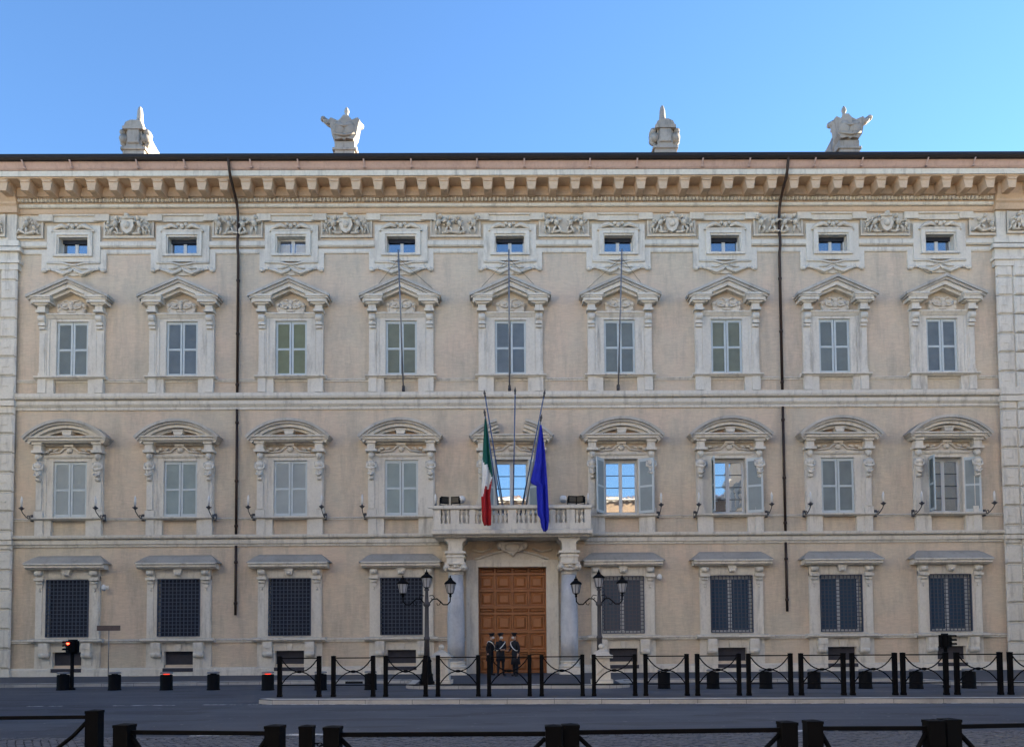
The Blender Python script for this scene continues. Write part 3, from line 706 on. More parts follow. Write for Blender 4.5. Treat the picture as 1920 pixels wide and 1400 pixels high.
def make_attic2(curt=False):
    w_ = attic_slab().build('window', 'travertine', pal)
    q = MB()
    pts = [(-1.44,19.12),(-1.18,19.12),(-1.18,18.50),(-.50,18.50),(-.22,18.43),(0,18.40),(.22,18.43),(.50,18.50),(1.18,18.50),(1.18,19.12),(1.44,19.12),(1.44,18.18),
           (1.36,18.10),(1.25,18.14),(1.12,18.20),(.85,18.16),(.70,18.05),(.52,17.94),(.36,17.90),(.20,17.95),(0,17.92),(-.20,17.95),(-.36,17.90),(-.52,17.94),(-.70,18.05),(-.85,18.16),(-1.12,18.20),(-1.25,18.14),(-1.36,18.10),(-1.44,18.18)]
    q.prism(pts, -.075, 0)
    q.tube([(-1.18,-.10,18.50),(-.50,-.11,18.49),(-.22,-.12,18.42),(0,-.12,18.39),(.22,-.12,18.42),(.50,-.11,18.49),(1.18,-.10,18.50)], .05, 6)
    for sg in (-1,1):
        q.ball((sg*1.32,-.09,18.16),(.12,.09,.10)); q.ball((sg*1.08,-.08,18.24),(.07,.06,.08))
        q.tube([(sg*.95,-.09,18.20),(sg*.72,-.13,18.12),(sg*.42,-.16,17.98),(sg*.12,-.15,18.12),(sg*.02,-.12,18.22)], [.05,.07,.08,.07,.05], 7)
        q.tube([(sg*.62,-.1,18.24),(sg*.36,-.13,18.24),(sg*.12,-.12,18.34)], [.03,.045,.03], 6)
    child(q, 'apron', 'travertine', w_)
    q = MB()   # scrolled crest
    q.box(-.95,.95,-.25,0,19.86,19.93)
    for sg in (-1,1):
        q.tube([(sg*.92,-.2,19.90),(sg*.72,-.22,20.04),(sg*.45,-.24,20.12),(sg*.22,-.22,20.02)], [.05,.09,.10,.06], 7); q.ball((sg*.62,-.18,20.14),(.20,.08,.07), rot=(0,sg*.5,0)); q.ball((sg*.17,-.2,20.18),(.09,.08,.08))
    q.ball((0,-.22,20.10),(.10,.10,.12)); child(q, 'crest', 'relief_stone', w_)
    q = MB()   # eared cap with recessed panel
    for sg in (-1,1):
        a, c_ = sorted((sg*.93,sg*1.56)); q.box(a,c_,-.15,0,20.40,20.70); q.box(a-.04,c_+.02,-.19,0,20.38,20.44)
    q.box(-.93,.93,-.08,0,20.42,20.66); q.box(-.95,.95,-.15,0,20.63,20.70); q.box(-1.0,1.0,-.12,0,20.36,20.43)
    child(q, 'ear_cap', 'relief_stone', w_)
    q = MB(); y = .16
    for x0, x1 in ((-.64,-.58),(.58,.64),(-.075,.075)): q.box(x0,x1,y,y+.05,18.89,19.64)
    for z0, z1 in ((18.89,18.94),(19.58,19.64)): q.box(-.58,.58,y+.001,y+.049,z0,z1)
    child(q, 'casement', 'window_wood', w_)
    for sg in (-1,1):
        q = MB(); a, c_ = sorted((sg*.075,sg*.58)); q.box(a,c_,y+.025,y+.03,18.94,19.58); child(q, 'pane', 'pane_attic', w_)
    if curt:
        for sg in (-1,1):
            q = MB(); a, c_ = sorted((sg*.12,sg*.56)); n = 9
            for k in range(n): q.box(a+(c_-a)*k/n,a+(c_-a)*(k+.8)/n,y-.012-.006*(k%2),y-.004,18.95,19.42)
            child(q, 'curtain', 'curtain_white', w_)
    else:
        q = MB(); q.box(-.60,.60,.10,.15,19.46,19.64); child(q, 'head_shade_strip', 'shutter_navy', w_)  # dark strip standing in for lintel shade and reflection across the pane heads
    return w_
def put(proto, x, first):
    o = proto if first else copy_tree(proto, pal)
    o.location = (x,0,0); return o
pw2 = make_w2(); pcl = make_w1('closed'); pop = make_w1('open',(57,30)); po6 = make_w1('open',(84,22)); po8 = make_w1('open',(80,14)); pba = make_w1('balcony',(45,40)); pgd = make_g('dark'); pgl = make_g('glass'); pat = make_attic2(); pac = make_attic2(True)
bpy.context.view_layer.update()
UP = ['louvre_grey','louvre_blue','louvre_green','louvre_olive','louvre_blue','louvre_grey','louvre_olive','louvre_grey','louvre_blue']
LO = ['louvre_pale','louvre_mint','louvre_pale','louvre_mint',None,None,None,'louvre_grey',None]
def recolour(o, mname):
    for ch in o.children:
        if ch.name.startswith('shutter'): ch.data = ch.data.copy(); ch.data.materials[1] = MATS[mname]
f2 = fc = fo = fd = fg = fa = True
green = None
for i, x in enumerate(COL):
    o = put(pw2, x, f2); f2 = False
    recolour(o, UP[i])
    if i in (5,6,8): put({5:pop,6:po6,8:po8}[i], x, True)
    elif i == 4: put(pba, x, True)
    else: recolour(put(pcl, x, fc), LO[i]); fc = False
    if i < 4: put(pgd, x, fd); fd = False
    elif i > 4: put(pgl, x, fg); fg = False
    if i == 2: put(pac, x, True)
    else: put(pat, x, fa); fa = False

# --- attic bands, frieze panels with carved figures
def attic_band(z0, z1, p, hw):
    o = MB(); edges = [XL]
    for x in COL: edges += [x-hw, x+hw]
    edges.append(XR)
    for a, c_ in zip(edges[::2], edges[1::2]):
        o = MB(); o.sweepx([(.02,z0),(-p*.6,z0),(-p,z0+.06),(-p,z1-.03),(-p*.7,z1),(.02,z1+.01)], a, c_); o.build('attic_band', 'travertine', pal)
attic_band(19.20,19.47,.15,1.18); attic_band(18.92,19.13,.075,1.43)
def putto(q, x, z, h, lean, rng, flip):
    """small winged child in relief, height h"""
    y = -.07; s = h
    hip = Vector((x, y, z+.42*s)); ch = Vector((x+lean*.22*s, y-.03, z+.66*s)); hd = Vector((x+lean*.30*s, y-.05, z+.87*s))
    q.ball(hd, (.105*s,.10*s,.12*s), nu=8, nv=6); q.tube([hip, (hip+ch)/2+Vector((0,-.05,0)), ch], [.10*s,.12*s,.10*s], 7)
    for sg in (-1,1):
        kn = hip+Vector((sg*(.10+.08*rng.random())*s, -.06, -.20*s)); ft = kn+Vector((sg*rng.uniform(-.10,.08)*s, .03, -.20*s))
        q.tube([hip+Vector((sg*.05*s,0,0)), kn, ft], [.07*s,.055*s,.04*s], 6)
        el = ch+Vector((sg*rng.uniform(.14,.22)*s, -.04, rng.uniform(-.12,.14)*s)); ha = el+Vector((sg*rng.uniform(-.02,.16)*s, -.02, rng.uniform(-.10,.20)*s))
        q.tube([ch+Vector((sg*.08*s,0,.02*s)), el, ha], [.055*s,.045*s,.04*s], 6)
    q.ball(ch+Vector((-flip*.20*s,.03,.06*s)), (.20*s,.04,.085*s), rot=(0,flip*.7,0), nu=8, nv=4)
def frieze_panel(x, hw, kind, seed, yoff=0.):
    z0, z1 = 19.68, 20.66; rng = random.Random(seed)
    f_ = MB(); t_ = .065
    f_.box(-hw,hw,-.03,0,z0,z1,0)
    for a in ((-hw,-hw+t_,z0,z1),(hw-t_,hw,z0,z1),(-hw+t_,hw-t_,z0,z0+t_)): f_.box(a[0],a[1],-.10,0,a[2],a[3])
    f_.box(-hw-.02,hw+.02,-.12,0,z0-.05,z0)
    pn = f_.build('frieze_panel', 'relief_stone', pal, (x,yoff,0))
    q = MB(); h = .88; zb = z0+.05
    if kind == 0:      # three standing children
        for k, dx in enumerate((-.78,-.30,.24,.76)): putto(q, dx*hw/1.11, zb, h*rng.uniform(.92,1.03), rng.uniform(-.5,.5), rng, rng.choice((-1,1)))
        q.tube([(-.6,-.06,zb+.06),(-.2,-.09,zb+.12),(.15,-.07,zb+.05),(.45,-.09,zb+.14)], .06, 6)
    elif kind == 1:    # two children hold a shield
        putto(q, -.58*hw/1.11, zb, h*.98, .5, rng, -1); putto(q, .58*hw/1.11, zb, h*.98, -.5, rng, 1); putto(q, -.90*hw/1.11, zb, h*.70, .3, rng, -1); putto(q, .90*hw/1.11, zb, h*.70, -.3, rng, 1)
        q.prism([(-.24,z0+.72),(-.30,z0+.45),(-.18,z0+.18),(0,z0+.07),(.18,z0+.18),(.30,z0+.45),(.24,z0+.72)], -.16, 0); q.ball((0,-.17,z0+.45),(.14,.07,.17))
        q.ball((0,-.14,z0+.86),(.12,.12,.13)); q.tube([(-.26,-.12,z0+.80),(0,-.2,z0+.74),(.26,-.12,z0+.80)], .05, 6)
        for sg in (-1,1): q.tube([(sg*.2,-.08,z0+.12),(sg*.45,-.1,z0+.10),(sg*.6,-.08,z0+.2)], .05, 6)
    else:              # reclining child with foliage scrolls
        putto(q, -.15, zb+.05, h*.9, .8, rng, 1); putto(q, .35, zb, h*.7, -.6, rng, -1)
        q.tube([(-hw+.12,-.07,zb+.1),(-.35,-.10,zb+.22),(-.1,-.08,zb+.06),(.3,-.09,zb+.16),(hw-.12,-.07,zb+.08)], [.05,.08,.06,.07,.04], 6)
    for k in range(5): q.ball((rng.uniform(-hw+.15,hw-.15),-.04,rng.uniform(z0+.12,z1-.1)), (rng.uniform(.05,.11),.05,rng.uniform(.04,.08)), rot=(0,rng.uniform(-1,1),0), nu=7, nv=4)
    q.v = [(x_, y_*1.75, z_) for x_,y_,z_ in q.v]; child(q, 'relief', 'relief_stone', pn)
for i in range(8):
    frieze_panel((COL[i]+COL[i+1])/2, (COL[i+1]-COL[i])/2-1.31, (1,0,1,0,0,1,0,1)[i], 20+i)
frieze_panel(-21.23,.62,2,41); frieze_panel(21.60,.62,2,42)
frieze_panel(-22.95,.75,1,43,-.17); frieze_panel(23.35,.75,1,44,-.17)

# --- portal: door, frame, columns, balcony
d = MB(); y = .26
d.box(AX-1.52,AX+1.52,y+.09,y+.14,PVZ,4.80)
DX = [-1.52,-.76,0.,.76,1.52]
ROWS = [(.16,.46),(.56,1.24),(1.34,2.06),(2.16,2.86),(2.94,3.16),(3.22,3.92),(4.02,4.46),(4.52,4.74)]
ROWS = [(.20,.48),(.58,1.28),(1.38,2.12),(2.22,2.90),(3.00,3.20),(3.30,3.94)][:0] or [(.16,.80),(.90,1.05),(1.15,1.88),(1.98,2.70),(2.80,2.98),(3.08,3.72),(3.82,4.46),(4.55,4.74)]
for x in (-1.52,-.80,-.035,.69,1.44): d.box(AX+x,AX+x+(.07 if x != -.035 else .07),y,y+.06,PVZ,4.80)
for (a, c_), (e, f_) in zip([(0.12,.12)]+ROWS, ROWS+[(4.80,4.80)]):
    d.box(AX-1.45,AX+1.44,y+.002,y+.06,c_ if c_ > .13 else PVZ,e)
door = d.build('door', 'door_wood', pal)
pm = {}
for a, c_ in ((-1.45,-.80),(-.73,-.035),(.035,.69),(.76,1.44)):
    for z0, z1 in ROWS:
        key = (round(c_-a,3), round(z1-z0,3))
        if key not in pm:
            q = MB(); hw, hh = (c_-a)/2-.012, (z1-z0)/2-.012; i1 = min(.07,hh*.4); i2 = min(.16,hh*.7)
            def rr(ix, yy): return [(-hw+ix,yy,-hh+ix),(hw-ix,yy,-hh+ix),(hw-ix,yy,hh-ix),(-hw+ix,yy,hh-ix)]
            vv = rr(0,.0)+rr(.025,.055)+rr(i1,.06)+rr(i2,-.01)
            fs = [(12,13,14,15)]
            for l in range(3):
                for k in range(4): fs.append((4*l+k,4*l+(k+1)%4,4*l+4+(k+1)%4,4*l+4+k))
            q.add(vv, fs); pm[key] = q.mesh('panel','door_wood')
        place('panel', pm[key], door, (AX+(a+c_)/2, y+.015, (z0+z1)/2))
for sx in (-.14,.14):
    q = MB(); q.ball((AX+sx,y-.04,1.30),(.045,.04,.045)); child(q, 'door_knob', 'lead_grey', door)
f_ = MB()
for sg in (-1,1):
    a, c_ = sorted((AX+sg*1.50,AX+sg*1.99)); f_.box(a,c_,-.16,.26,PVZ,5.0)
    a, c_ = sorted((AX+sg*1.52,AX+sg*1.68)); f_.box(a,c_,-.11,.26,PVZ,4.84)
    a, c_ = sorted((AX+sg*1.86,AX+sg*2.02)); f_.box(a,c_,-.22,0,PVZ,5.08)
f_.box(AX-1.50,AX+1.50,-.165,.26,4.79,5.0); f_.box(AX-1.86,AX+1.86,-.19,0,4.98,5.10)
pf = f_.build('portal_frame', 'travertine', pal)
q = MB(); q.prism([(AX-1.65,5.09)]+[(AX-1.65+3.3*k/16, 5.10+.38*math.sin(math.pi*k/16)) for k in range(17)]+[(AX+1.65,5.09)], -.14, 0)
q.tube([(AX-1.6,-.16,5.13)]+[(AX-1.55+3.1*k/14,-.20,5.14+.36*math.sin(math.pi*k/14)) for k in range(15)]+[(AX+1.6,-.16,5.13)], .055, 6); child(q, 'door_pediment', 'relief_stone', pf)
q = MB()  # shield under the balcony
q.prism([(AX-.55,5.85),(AX-.62,5.66),(AX-.45,5.50),(AX-.20,5.42),(AX,5.26),(AX+.20,5.42),(AX+.45,5.50),(AX+.62,5.66),(AX+.55,5.85)], -.42, 0)
q.ball((AX,-.42,5.62),(.34,.10,.20)); q.ball((AX,-.3,5.34),(.12,.14,.10))
for sg in (-1,1): q.ball((AX+sg*.55,-.36,5.70),(.13,.14,.16)); q.tube([(AX+sg*.9,-.1,5.6),(AX+sg*1.3,-.12,5.45),(AX+sg*1.75,-.1,5.55)], .05, 6)
child(q, 'shield', 'relief_stone', pf)
for sg in (-1,1):
    cx = AX+sg*2.42; yc = -1.05
    q = MB(); q.lathe([(.36,.70),(.372,1.6),(.37,2.4),(.345,3.4),(.315,4.36)], 24, c=(cx,yc,0))
    co = q.build('column', 'marble_column', pal)
    q = MB(); q.box(cx-.46,cx+.46,yc-.46,yc+.46,PVZ,.40); q.lathe([(.44,.40),(.47,.46),(.44,.52),(.38,.55),(.40,.62),(.43,.65),(.38,.70)], 24, c=(cx,yc,0)); child(q, 'column_base', 'travertine', co)
    q = MB()
    q.lathe([(.315,4.36),(.35,4.39),(.33,4.42),(.33,4.52),(.38,4.66),(.40,4.76)], 20, c=(cx,yc,0))
    for s2 in (-1,1):
        M = Matrix.Translation((cx+s2*.36,yc-.1,4.66)) @ Matrix.Rotation(R(90),4,'X'); q.lathe([(.14,-.34),(.15,0),(.14,.34)], 12, 0, M); q.ball((cx+s2*.36,yc-.46,4.66),(.07,.06,.07))
    q.tube([(cx-.30,yc-.38,4.62),(cx-.1,yc-.44,4.55),(cx+.1,yc-.44,4.55),(cx+.30,yc-.38,4.62)], .06, 6); q.ball((cx,yc-.42,4.70),(.10,.08,.07))
    q.cbox(cx-.44,cx+.44,yc-.44,yc+.44,4.77,4.88,.03); child(q, 'capital', 'relief_stone', co)
    q = MB(); q.box(cx-.36,cx+.36,yc-.36,0,4.88,5.10); q.box(cx-.40,cx+.40,yc-.40,0,5.10,5.18); q.box(cx-.35,cx+.35,yc-.35,0,5.18,5.26); q.box(cx-.44,cx+.44,yc-.44,0,5.26,5.36)
    q.prism([(cx-.30,5.36),(cx-.30,5.70),(cx-.36,5.78),(cx-.46,5.84),(cx-.46,5.95),(cx+.46,5.95),(cx+.46,5.84),(cx+.36,5.78),(cx+.30,5.70),(cx+.30,5.36)], yc-.32, 0); child(q, 'impost_block', 'travertine', co)
bx0, bx1, bp = AX-3.36, AX+3.38, 1.72
q = MB()
q.box(bx0+.12,bx1-.12,-bp+.14,0,5.94,6.02); q.sweepx([(0,6.01),(-bp,6.01),(-bp-.06,6.06),(-bp-.06,6.20),(-bp-.02,6.24),(0,6.25)], bx0, bx1)
q.sweepx([(0,6.24),(-bp+.05,6.24),(-bp+.05,6.50),(0,6.50)], bx0+.06, bx1-.06)
bal = q.build('balcony', 'travertine', pal)
q = MB(); q.sweepx([(-bp+.36,7.09),(-bp+.02,7.09),(-bp-.03,7.13),(-bp-.03,7.25),(-bp+.02,7.27),(-bp+.36,7.27)], bx0+.02, bx1-.02)
for x in (bx0+.02, bx1-.36): q.box(x,x+.34,-bp+.36,-.0,7.10,7.265)
child(q, 'hand_rail', 'travertine', bal)
PED = [(-3.07,-2.75),(-2.33,-1.97),(-1.54,-1.30),(.08,.44),(1.88,2.08),(2.57,2.91),(3.32,3.60)]
for a, c_ in PED:
    q = MB(); q.box(a,c_,-bp+.06,-bp+.32,6.50,7.09); child(q, 'baluster_pier', 'travertine', bal)
q = MB(); q.lathe([(.075,0),(.075,.05),(.045,.08),(.055,.14),(.085,.24),(.07,.33),(.035,.40),(.05,.43),(.075,.48),(.06,.54),(.075,.56),(.075,.59)], 10)
blm = q.mesh('baluster','travertine')
for (a, c_), (e, f2_) in zip(PED, PED[1:]):
    n = max(1, round((e-c_)/.21))
    for k in range(n): place('baluster', blm, bal, (c_+(e-c_)*(k+.5)/n, -bp+.19, 6.50))
for sx in (bx0+.2, bx1-.2):
    for k in range(5): place('baluster', blm, bal, (sx, -.25-k*.25, 6.50))
q = MB()
for sg in (-1,1): q.prism([(AX+sg*1.12,7.1),(AX+sg*1.95,7.1),(AX+sg*1.62,7.45),(AX+sg*1.45,8.0),(AX+sg*1.42,8.6),(AX+sg*1.12,8.6)], -.14, 0)
child(q, 'side_scroll', 'travertine', bal)

# --- carved ornaments on the roof
def orn_base(x, kind, sd_):
    r_ = MB()
    if kind == 'shield':
        r_.box(-.46,.46,0,.6,-.2,2.15); r_.cbox(-.56,.56,-.06,.66,1.72,1.84,.02)
        o_ = r_.build('roof_ornament', 'ornament_stone', pal, (x,1.0,22.6))
        q = MB(); z = 2.15
        q.prism([(-.42,z+.02),(-.56,z+.22),(-.66,z+.75),(-.72,z+.95),(-.62,z+1.06),(-.30,z+.92),(0,z+1.06),(.30,z+.92),(.62,z+1.06),(.72,z+.95),(.66,z+.75),(.56,z+.22),(.42,z+.02),(.10,z+.08),(0,z),(-.10,z+.08)], -.12, .45)
        q.ball((-.25,-.10,z+.55),(.28,.09,.34)); q.ball((.25,-.10,z+.55),(.28,.09,.34)); q.tube([(-.5,-.12,z+.3),(0,-.18,z+.18),(.5,-.12,z+.3)], .06, 6); q.tube([(-.45,-.12,z+.72),(0,-.18,z+.62),(.45,-.12,z+.72)], .05, 6)
        e = sd_; q.tube([(e*.48,.12,z+.80),(e*.75,.08,z+.90),(e*.98,.06,z+1.08)], [.18,.15,.12], 8); q.ball((e*1.00,.06,z+1.09),(.13,.15,.13)); q.tube([(e*.70,-.02,z+.80),(e*.92,-.04,z+.92)], [.05,.04], 6)
        q.tube([(-e*.48,.15,z+.85),(-e*.62,.3,z+.98),(-e*.66,.55,z+1.08)], [.17,.15,.12], 8); q.ball((-e*.66,.58,z+1.08),(.14,.15,.14))
        child(q, 'shield', 'ornament_stone', o_)
        q = MB(); q.box(-.52,.52,.15,.85,3.05,3.16); q.prism([(-.42,3.16),(-.10,3.55),(.10,3.55),(.42,3.16)], .2, .8); q.lathe([(.16,3.5),(.10,3.62),(.07,3.75),(.12,3.88),(.10,3.98),(.03,4.1)], 8, c=(0,.5,0)); child(q, 'finial', 'ornament_stone', o_)
    else:
        r_.box(-.50,.50,0,.7,-.2,1.80); r_.cbox(-.58,.58,-.07,.76,1.76,1.90,.02); r_.prism([(-.42,1.90),(-.30,2.08),(.30,2.08),(.42,1.90)], .0, .65)
        o_ = r_.build('roof_ornament', 'ornament_stone', pal, (x,1.0,22.6))
        q = MB(); z = 2.06
        q.cbox(-.27,.27,-.08,.5,z,z+.66,.04); q.box(-.36,.36,.06,.55,z,z+.66); q.box(-.48,.48,-.12,.62,z+.64,z+.78); q.prism([(-.46,z+.78),(-.36,z+1.0),(-.15,z+1.10),(.15,z+1.10),(.36,z+1.0),(.46,z+.78)], -.06, .6)
        for sg in (-1,1):
            M = Matrix.Translation((sg*.50,.25,z+.30)) @ Matrix.Rotation(R(90),4,'X'); q.lathe([(.20,-.22),(.22,0),(.20,.22)], 10, 0, M)
            M = Matrix.Translation((sg*.56,.25,z+.60)) @ Matrix.Rotation(R(90),4,'X'); q.lathe([(.13,-.2),(.15,0),(.13,.2)], 10, 0, M)
            q.tube([(sg*.44,.2,z-.05),(sg*.62,.2,z+.12),(sg*.66,.22,z+.4)], .09, 6)
        child(q, 'tablet', 'ornament_stone', o_)
        q = MB(); q.lathe([(.26,2.9),(.22,3.2),(.17,3.45),(.14,3.8),(.13,3.98),(.09,4.15),(.03,4.24)], 8, c=(0,.62,0)); q.ball((.02,.55,3.35),(.2,.2,.25)); child(q, 'finial', 'ornament_stone', o_)
    q = MB()      # scrolled buttress falling away behind
    p_ = [(.5,1.2),(.5,3.05),(.8,3.22),(1.1,3.20),(1.6,3.05),(2.0,2.98),(2.5,2.95),(3.0,2.80),(3.3,1.2)]
    q.add([(-.24,a,c_) for a,c_ in p_]+[(.24,a,c_) for a,c_ in p_], [tuple(range(9)), tuple(range(17,8,-1))]+[(i,9+i,9+(i+1)%9,(i+1)%9) for i in range(9)])
    M = Matrix.Translation((0,1.0,2.65)) @ Matrix.Rotation(R(90),4,'Y'); q.lathe([(.34,-.30),(.36,0),(.34,.30)], 12, 0, M)
    q.box(-.40,.40,.5,3.3,.2,1.3)
    child(q, 'buttress', 'ornament_stone', o_)
orn_base(-17.15,'tablet',1); orn_base(-7.38,'shield',-1); orn_base(7.55,'tablet',-1); orn_base(16.14,'shield',1)

# ------------------------------------------------------------------ houses round the square (behind and beside the camera; they shade the street and are mirrored in the panes)
def house(x0, x1, y0, y1, h, m, label, face, nwin, floors):
    hs = empty('town_house', ((x0+x1)/2,(y0+y1)/2,0)); cx, cy = hs.location.x, hs.location.y
    q = MB(); q.box(x0-cx,x1-cx,y0-cy,y1-cy,0,h); child(q, 'wall', m, hs)
    q = MB(); e = .6; q.box(x0-cx-e,x1-cx+e,y0-cy-e,y1-cy+e,h,h+.3); child(q, 'eaves', 'travertine', hs)
    q = MB(); q.add([(x0-cx-e,y0-cy-e,h+.3),(x1-cx+e,y0-cy-e,h+.3),(x1-cx+e,y1-cy+e,h+.3),(x0-cx-e,y1-cy+e,h+.3),(0,0,h+2.0)], [(0,1,4),(1,2,4),(2,3,4),(3,0,4)]); child(q, 'roof', 'roof_tiles', hs)
    wm = MB(); wm.box(-.5,.5,-.06,.02,0,1.8); wm.box(-.62,.62,-.10,.0,1.8,1.95); wm.box(-.62,.62,-.12,.0,-.12,0); wme = wm.mesh('window','louvre_grey')
    for f_ in range(floors):
        z = 4.2+f_*(h-5)/floors
        for k in range(nwin):
            fx = x0-cx+(x1-x0)*(k+.5)/nwin
            if face == 'S': place('window', wme, hs, (fx, y0-cy, z))
            else:
                place('window', wme, hs, (fx, y1-cy, z), math.pi); sy = y1-cy-(y1-y0)*(k+.5)/nwin
                place('window', wme, hs, (x0-cx, sy, z), -math.pi/2); place('window', wme, hs, (x1-cx, sy, z), math.pi/2)
    return tag(hs, label, 'house')
house(-50,-12.5,-54.5,-18.5,21,'house_cream','cream town house flanking the left of the square behind the camera','N',9,4)
house(19,52,-31,-18.5,21,'house_ochre','ochre town house flanking the right of the square, mirrored in the right end panes','N',9,4)
house(-42,42,-70,-54,17,'house_umber','long brown town house closing the square behind the camera','N',18,3)
house(31,100,0,15,27,'house_ochre','tall town house continuing the street beyond the right corner of the palazzo','S',16,5)
house(-90,-31,0,15,20,'house_cream','cream town house continuing the street beyond the left corner of the palazzo','S',14,4)
q = MB(); q.box(-1.4,1.4,-1.4,1.4,0,18.5); q.add([(-1.7,-1.7,18.5),(1.7,-1.7,18.5),(1.7,1.7,18.5),(-1.7,1.7,18.5),(0,0,23.5)], [(0,1,4),(1,2,4),(2,3,4),(3,0,4),(3,2,1,0)])
tag(q.build('belfry', 'house_cream', None, (26.2,-52.2,0)), 'slender pale belfry behind the square mirrored in a window pane', 'belfry')

# ------------------------------------------------------------------ flags and poles
def pole(b_, base, top, r, tip=True, m=0, m2=1):
    b_.tube([base, top], r, 7, m)
    if tip:
        d_ = (Vector(top)-Vector(base)).normalized(); M = Matrix.Translation(top) @ d_.to_track_quat('Z','Y').to_matrix().to_4x4()
        b_.lathe([(r*.8,0),(r*1.6,.04),(r*1.0,.08),(r*2.0,.15),(r*.9,.24),(.004,.32)], 7, m2, M)
for x, xt, lab in ((-4.50,-4.50,'tall thin grey flagpole rising before the upper window left of the centre'),(.20,.20,'tall thin grey flagpole rising before the upper centre window above the balcony'),(5.02,5.02,'tall thin grey flagpole rising before the upper window right of the centre')):
    fp = empty('flagpole', (x,-.22,12.62))
    q = MB(); pole(q, (0,0,0), (xt-x,-1.65,5.55), .034, False); child(q, 'pole', 'pole_grey', fp)
    q = MB(); q.box(-.06,.06,-.05,.10,-.02,.22); q.lathe([(.07,0),(.07,.10)], 8); child(q, 'socket', 'lead_grey', fp)
    q = MB()
    for sg in (-1,1): q.tube([(xt-x,-1.50,5.25),(xt-x+sg*1.35,.21,4.62)], .007, 4)
    child(q, 'stay_wire', 'lead_grey', fp)
    tag(fp, lab, 'flagpole', 'thin flagpoles on the upper floor')
def draped(label, cat, base, top, left, right, bands, depth, poleM):
    """limp flag: left and right outlines (x,z) hang from the pole top; cloth folds in depth"""
    f_ = empty('flag', base); bx, by, bz = base
    q = MB(); pole(q, (0,0,0), (top[0]-bx,top[1]-by,top[2]-bz), .030); child(q, 'pole', [poleM,'lead_grey'], f_)
    nv, nu = 44, 14; q = MB(); V = []
    def at(line, t):
        z = line[0][1]+(line[-1][1]-line[0][1])*t
        for (xa,za),(xb,zb) in zip(line, line[1:]):
            if zb <= z <= za: return xa+(xb-xa)*((za-z)/(za-zb) if za > zb else 0), z
        return line[-1]
    def front_y(z):
        t = (z-bz)/(top[2]-bz); return by+(top[1]-by)*max(-.1,min(1,t))
    for i in range(nv+1):
        t = i/nv; xl, zl = at(left, t); xr, zr = at(right, t)
        ytop = front_y(zl); amp = depth*min(1,.25+t*1.2)
        for k in range(nu+1):
            u = k/nu
            V.append((xl+(xr-xl)*u-bx, top[1]-.04+amp*math.sin(u*9.4+t*1.7)*.7+amp*.5*math.sin(u*17+t*5)-by, zl+(zr-zl)*u-bz))
    for i in range(nv):
        for k in range(nu):
            t, u = (i+.5)/nv, (k+.5)/nu; mi = 0
            for j, fn in enumerate(bands):
                if t > fn(u): mi = j+1
            a = i*(nu+1)+k; q.f.append([a,a+1,a+nu+2,a+nu+1]); q.m.append(mi); q.sm.append(True)
    q.v = V
    return f_, q
it_l = [(-.85,10.77),(-.93,9.6),(-.96,9.0),(-1.02,7.42),(-.98,6.53),(-.90,6.31)]
it_r = [(-.79,10.77),(-.66,9.4),(-.57,8.8),(-.53,8.42),(-.65,7.53),(-.60,6.86),(-.62,6.31)]
fi, q = draped('', '', (-.19,-1.0,6.5), (-.83,-2.3,10.88), it_l, it_r, [lambda u: .37+.17*u+.02*math.sin(u*9), lambda u: .72-.13*u+.03*math.sin(u*11)], .13, 'pole_blue')
o = child(q, 'cloth', ['flag_green','flag_white','flag_red'], fi); md = o.modifiers.new('thick','SOLIDIFY'); md.thickness = .008
tag(fi, 'limp green white and red flag hanging over the left of the balcony', 'flag')
eu_l = [(1.45,10.49),(1.20,8.86),(1.04,8.19),(1.05,8.06),(1.28,8.03),(1.30,7.3),(1.31,6.74),(1.42,6.59),(1.46,6.23),(1.56,6.03)]
eu_r = [(1.51,10.49),(1.65,9.3),(1.72,8.19),(1.78,6.85),(1.78,6.52),(1.73,6.12),(1.64,6.03)]
fe, q = draped('', '', (.73,-1.0,6.5), (1.47,-2.3,10.65), eu_l, eu_r, [], .15, 'pole_grey')
o = child(q, 'cloth', ['flag_blue'], fe); md = o.modifiers.new('thick','SOLIDIFY'); md.thickness = .008
tag(fe, 'limp deep blue flag hanging over the right of the balcony', 'flag')
for b0, t0, lab in (((.02,-.8,6.5),(-.83,-2.1,11.75),'bare blue flagpole leaning left over the balcony behind the tricolour flag'),((.30,-.8,6.5),(.42,-2.1,11.85),'bare upright blue flagpole in the middle of the balcony'),((.52,-.8,6.5),(1.62,-2.1,11.75),'bare blue flagpole leaning right over the balcony behind the blue flag')):
    fp = empty('flagpole', b0); q = MB(); pole(q, (0,0,0), tuple(Vector(t0)-Vector(b0)), .028); child(q, 'pole', ['pole_blue','lead_grey'], fp)
    q = MB(); q.lathe([(.07,0),(.07,.04),(.05,.06),(.05,.7)], 8); child(q, 'socket', 'lead_grey', fp)
    tag(fp, lab, 'flagpole', 'bare flagpoles on the balcony')

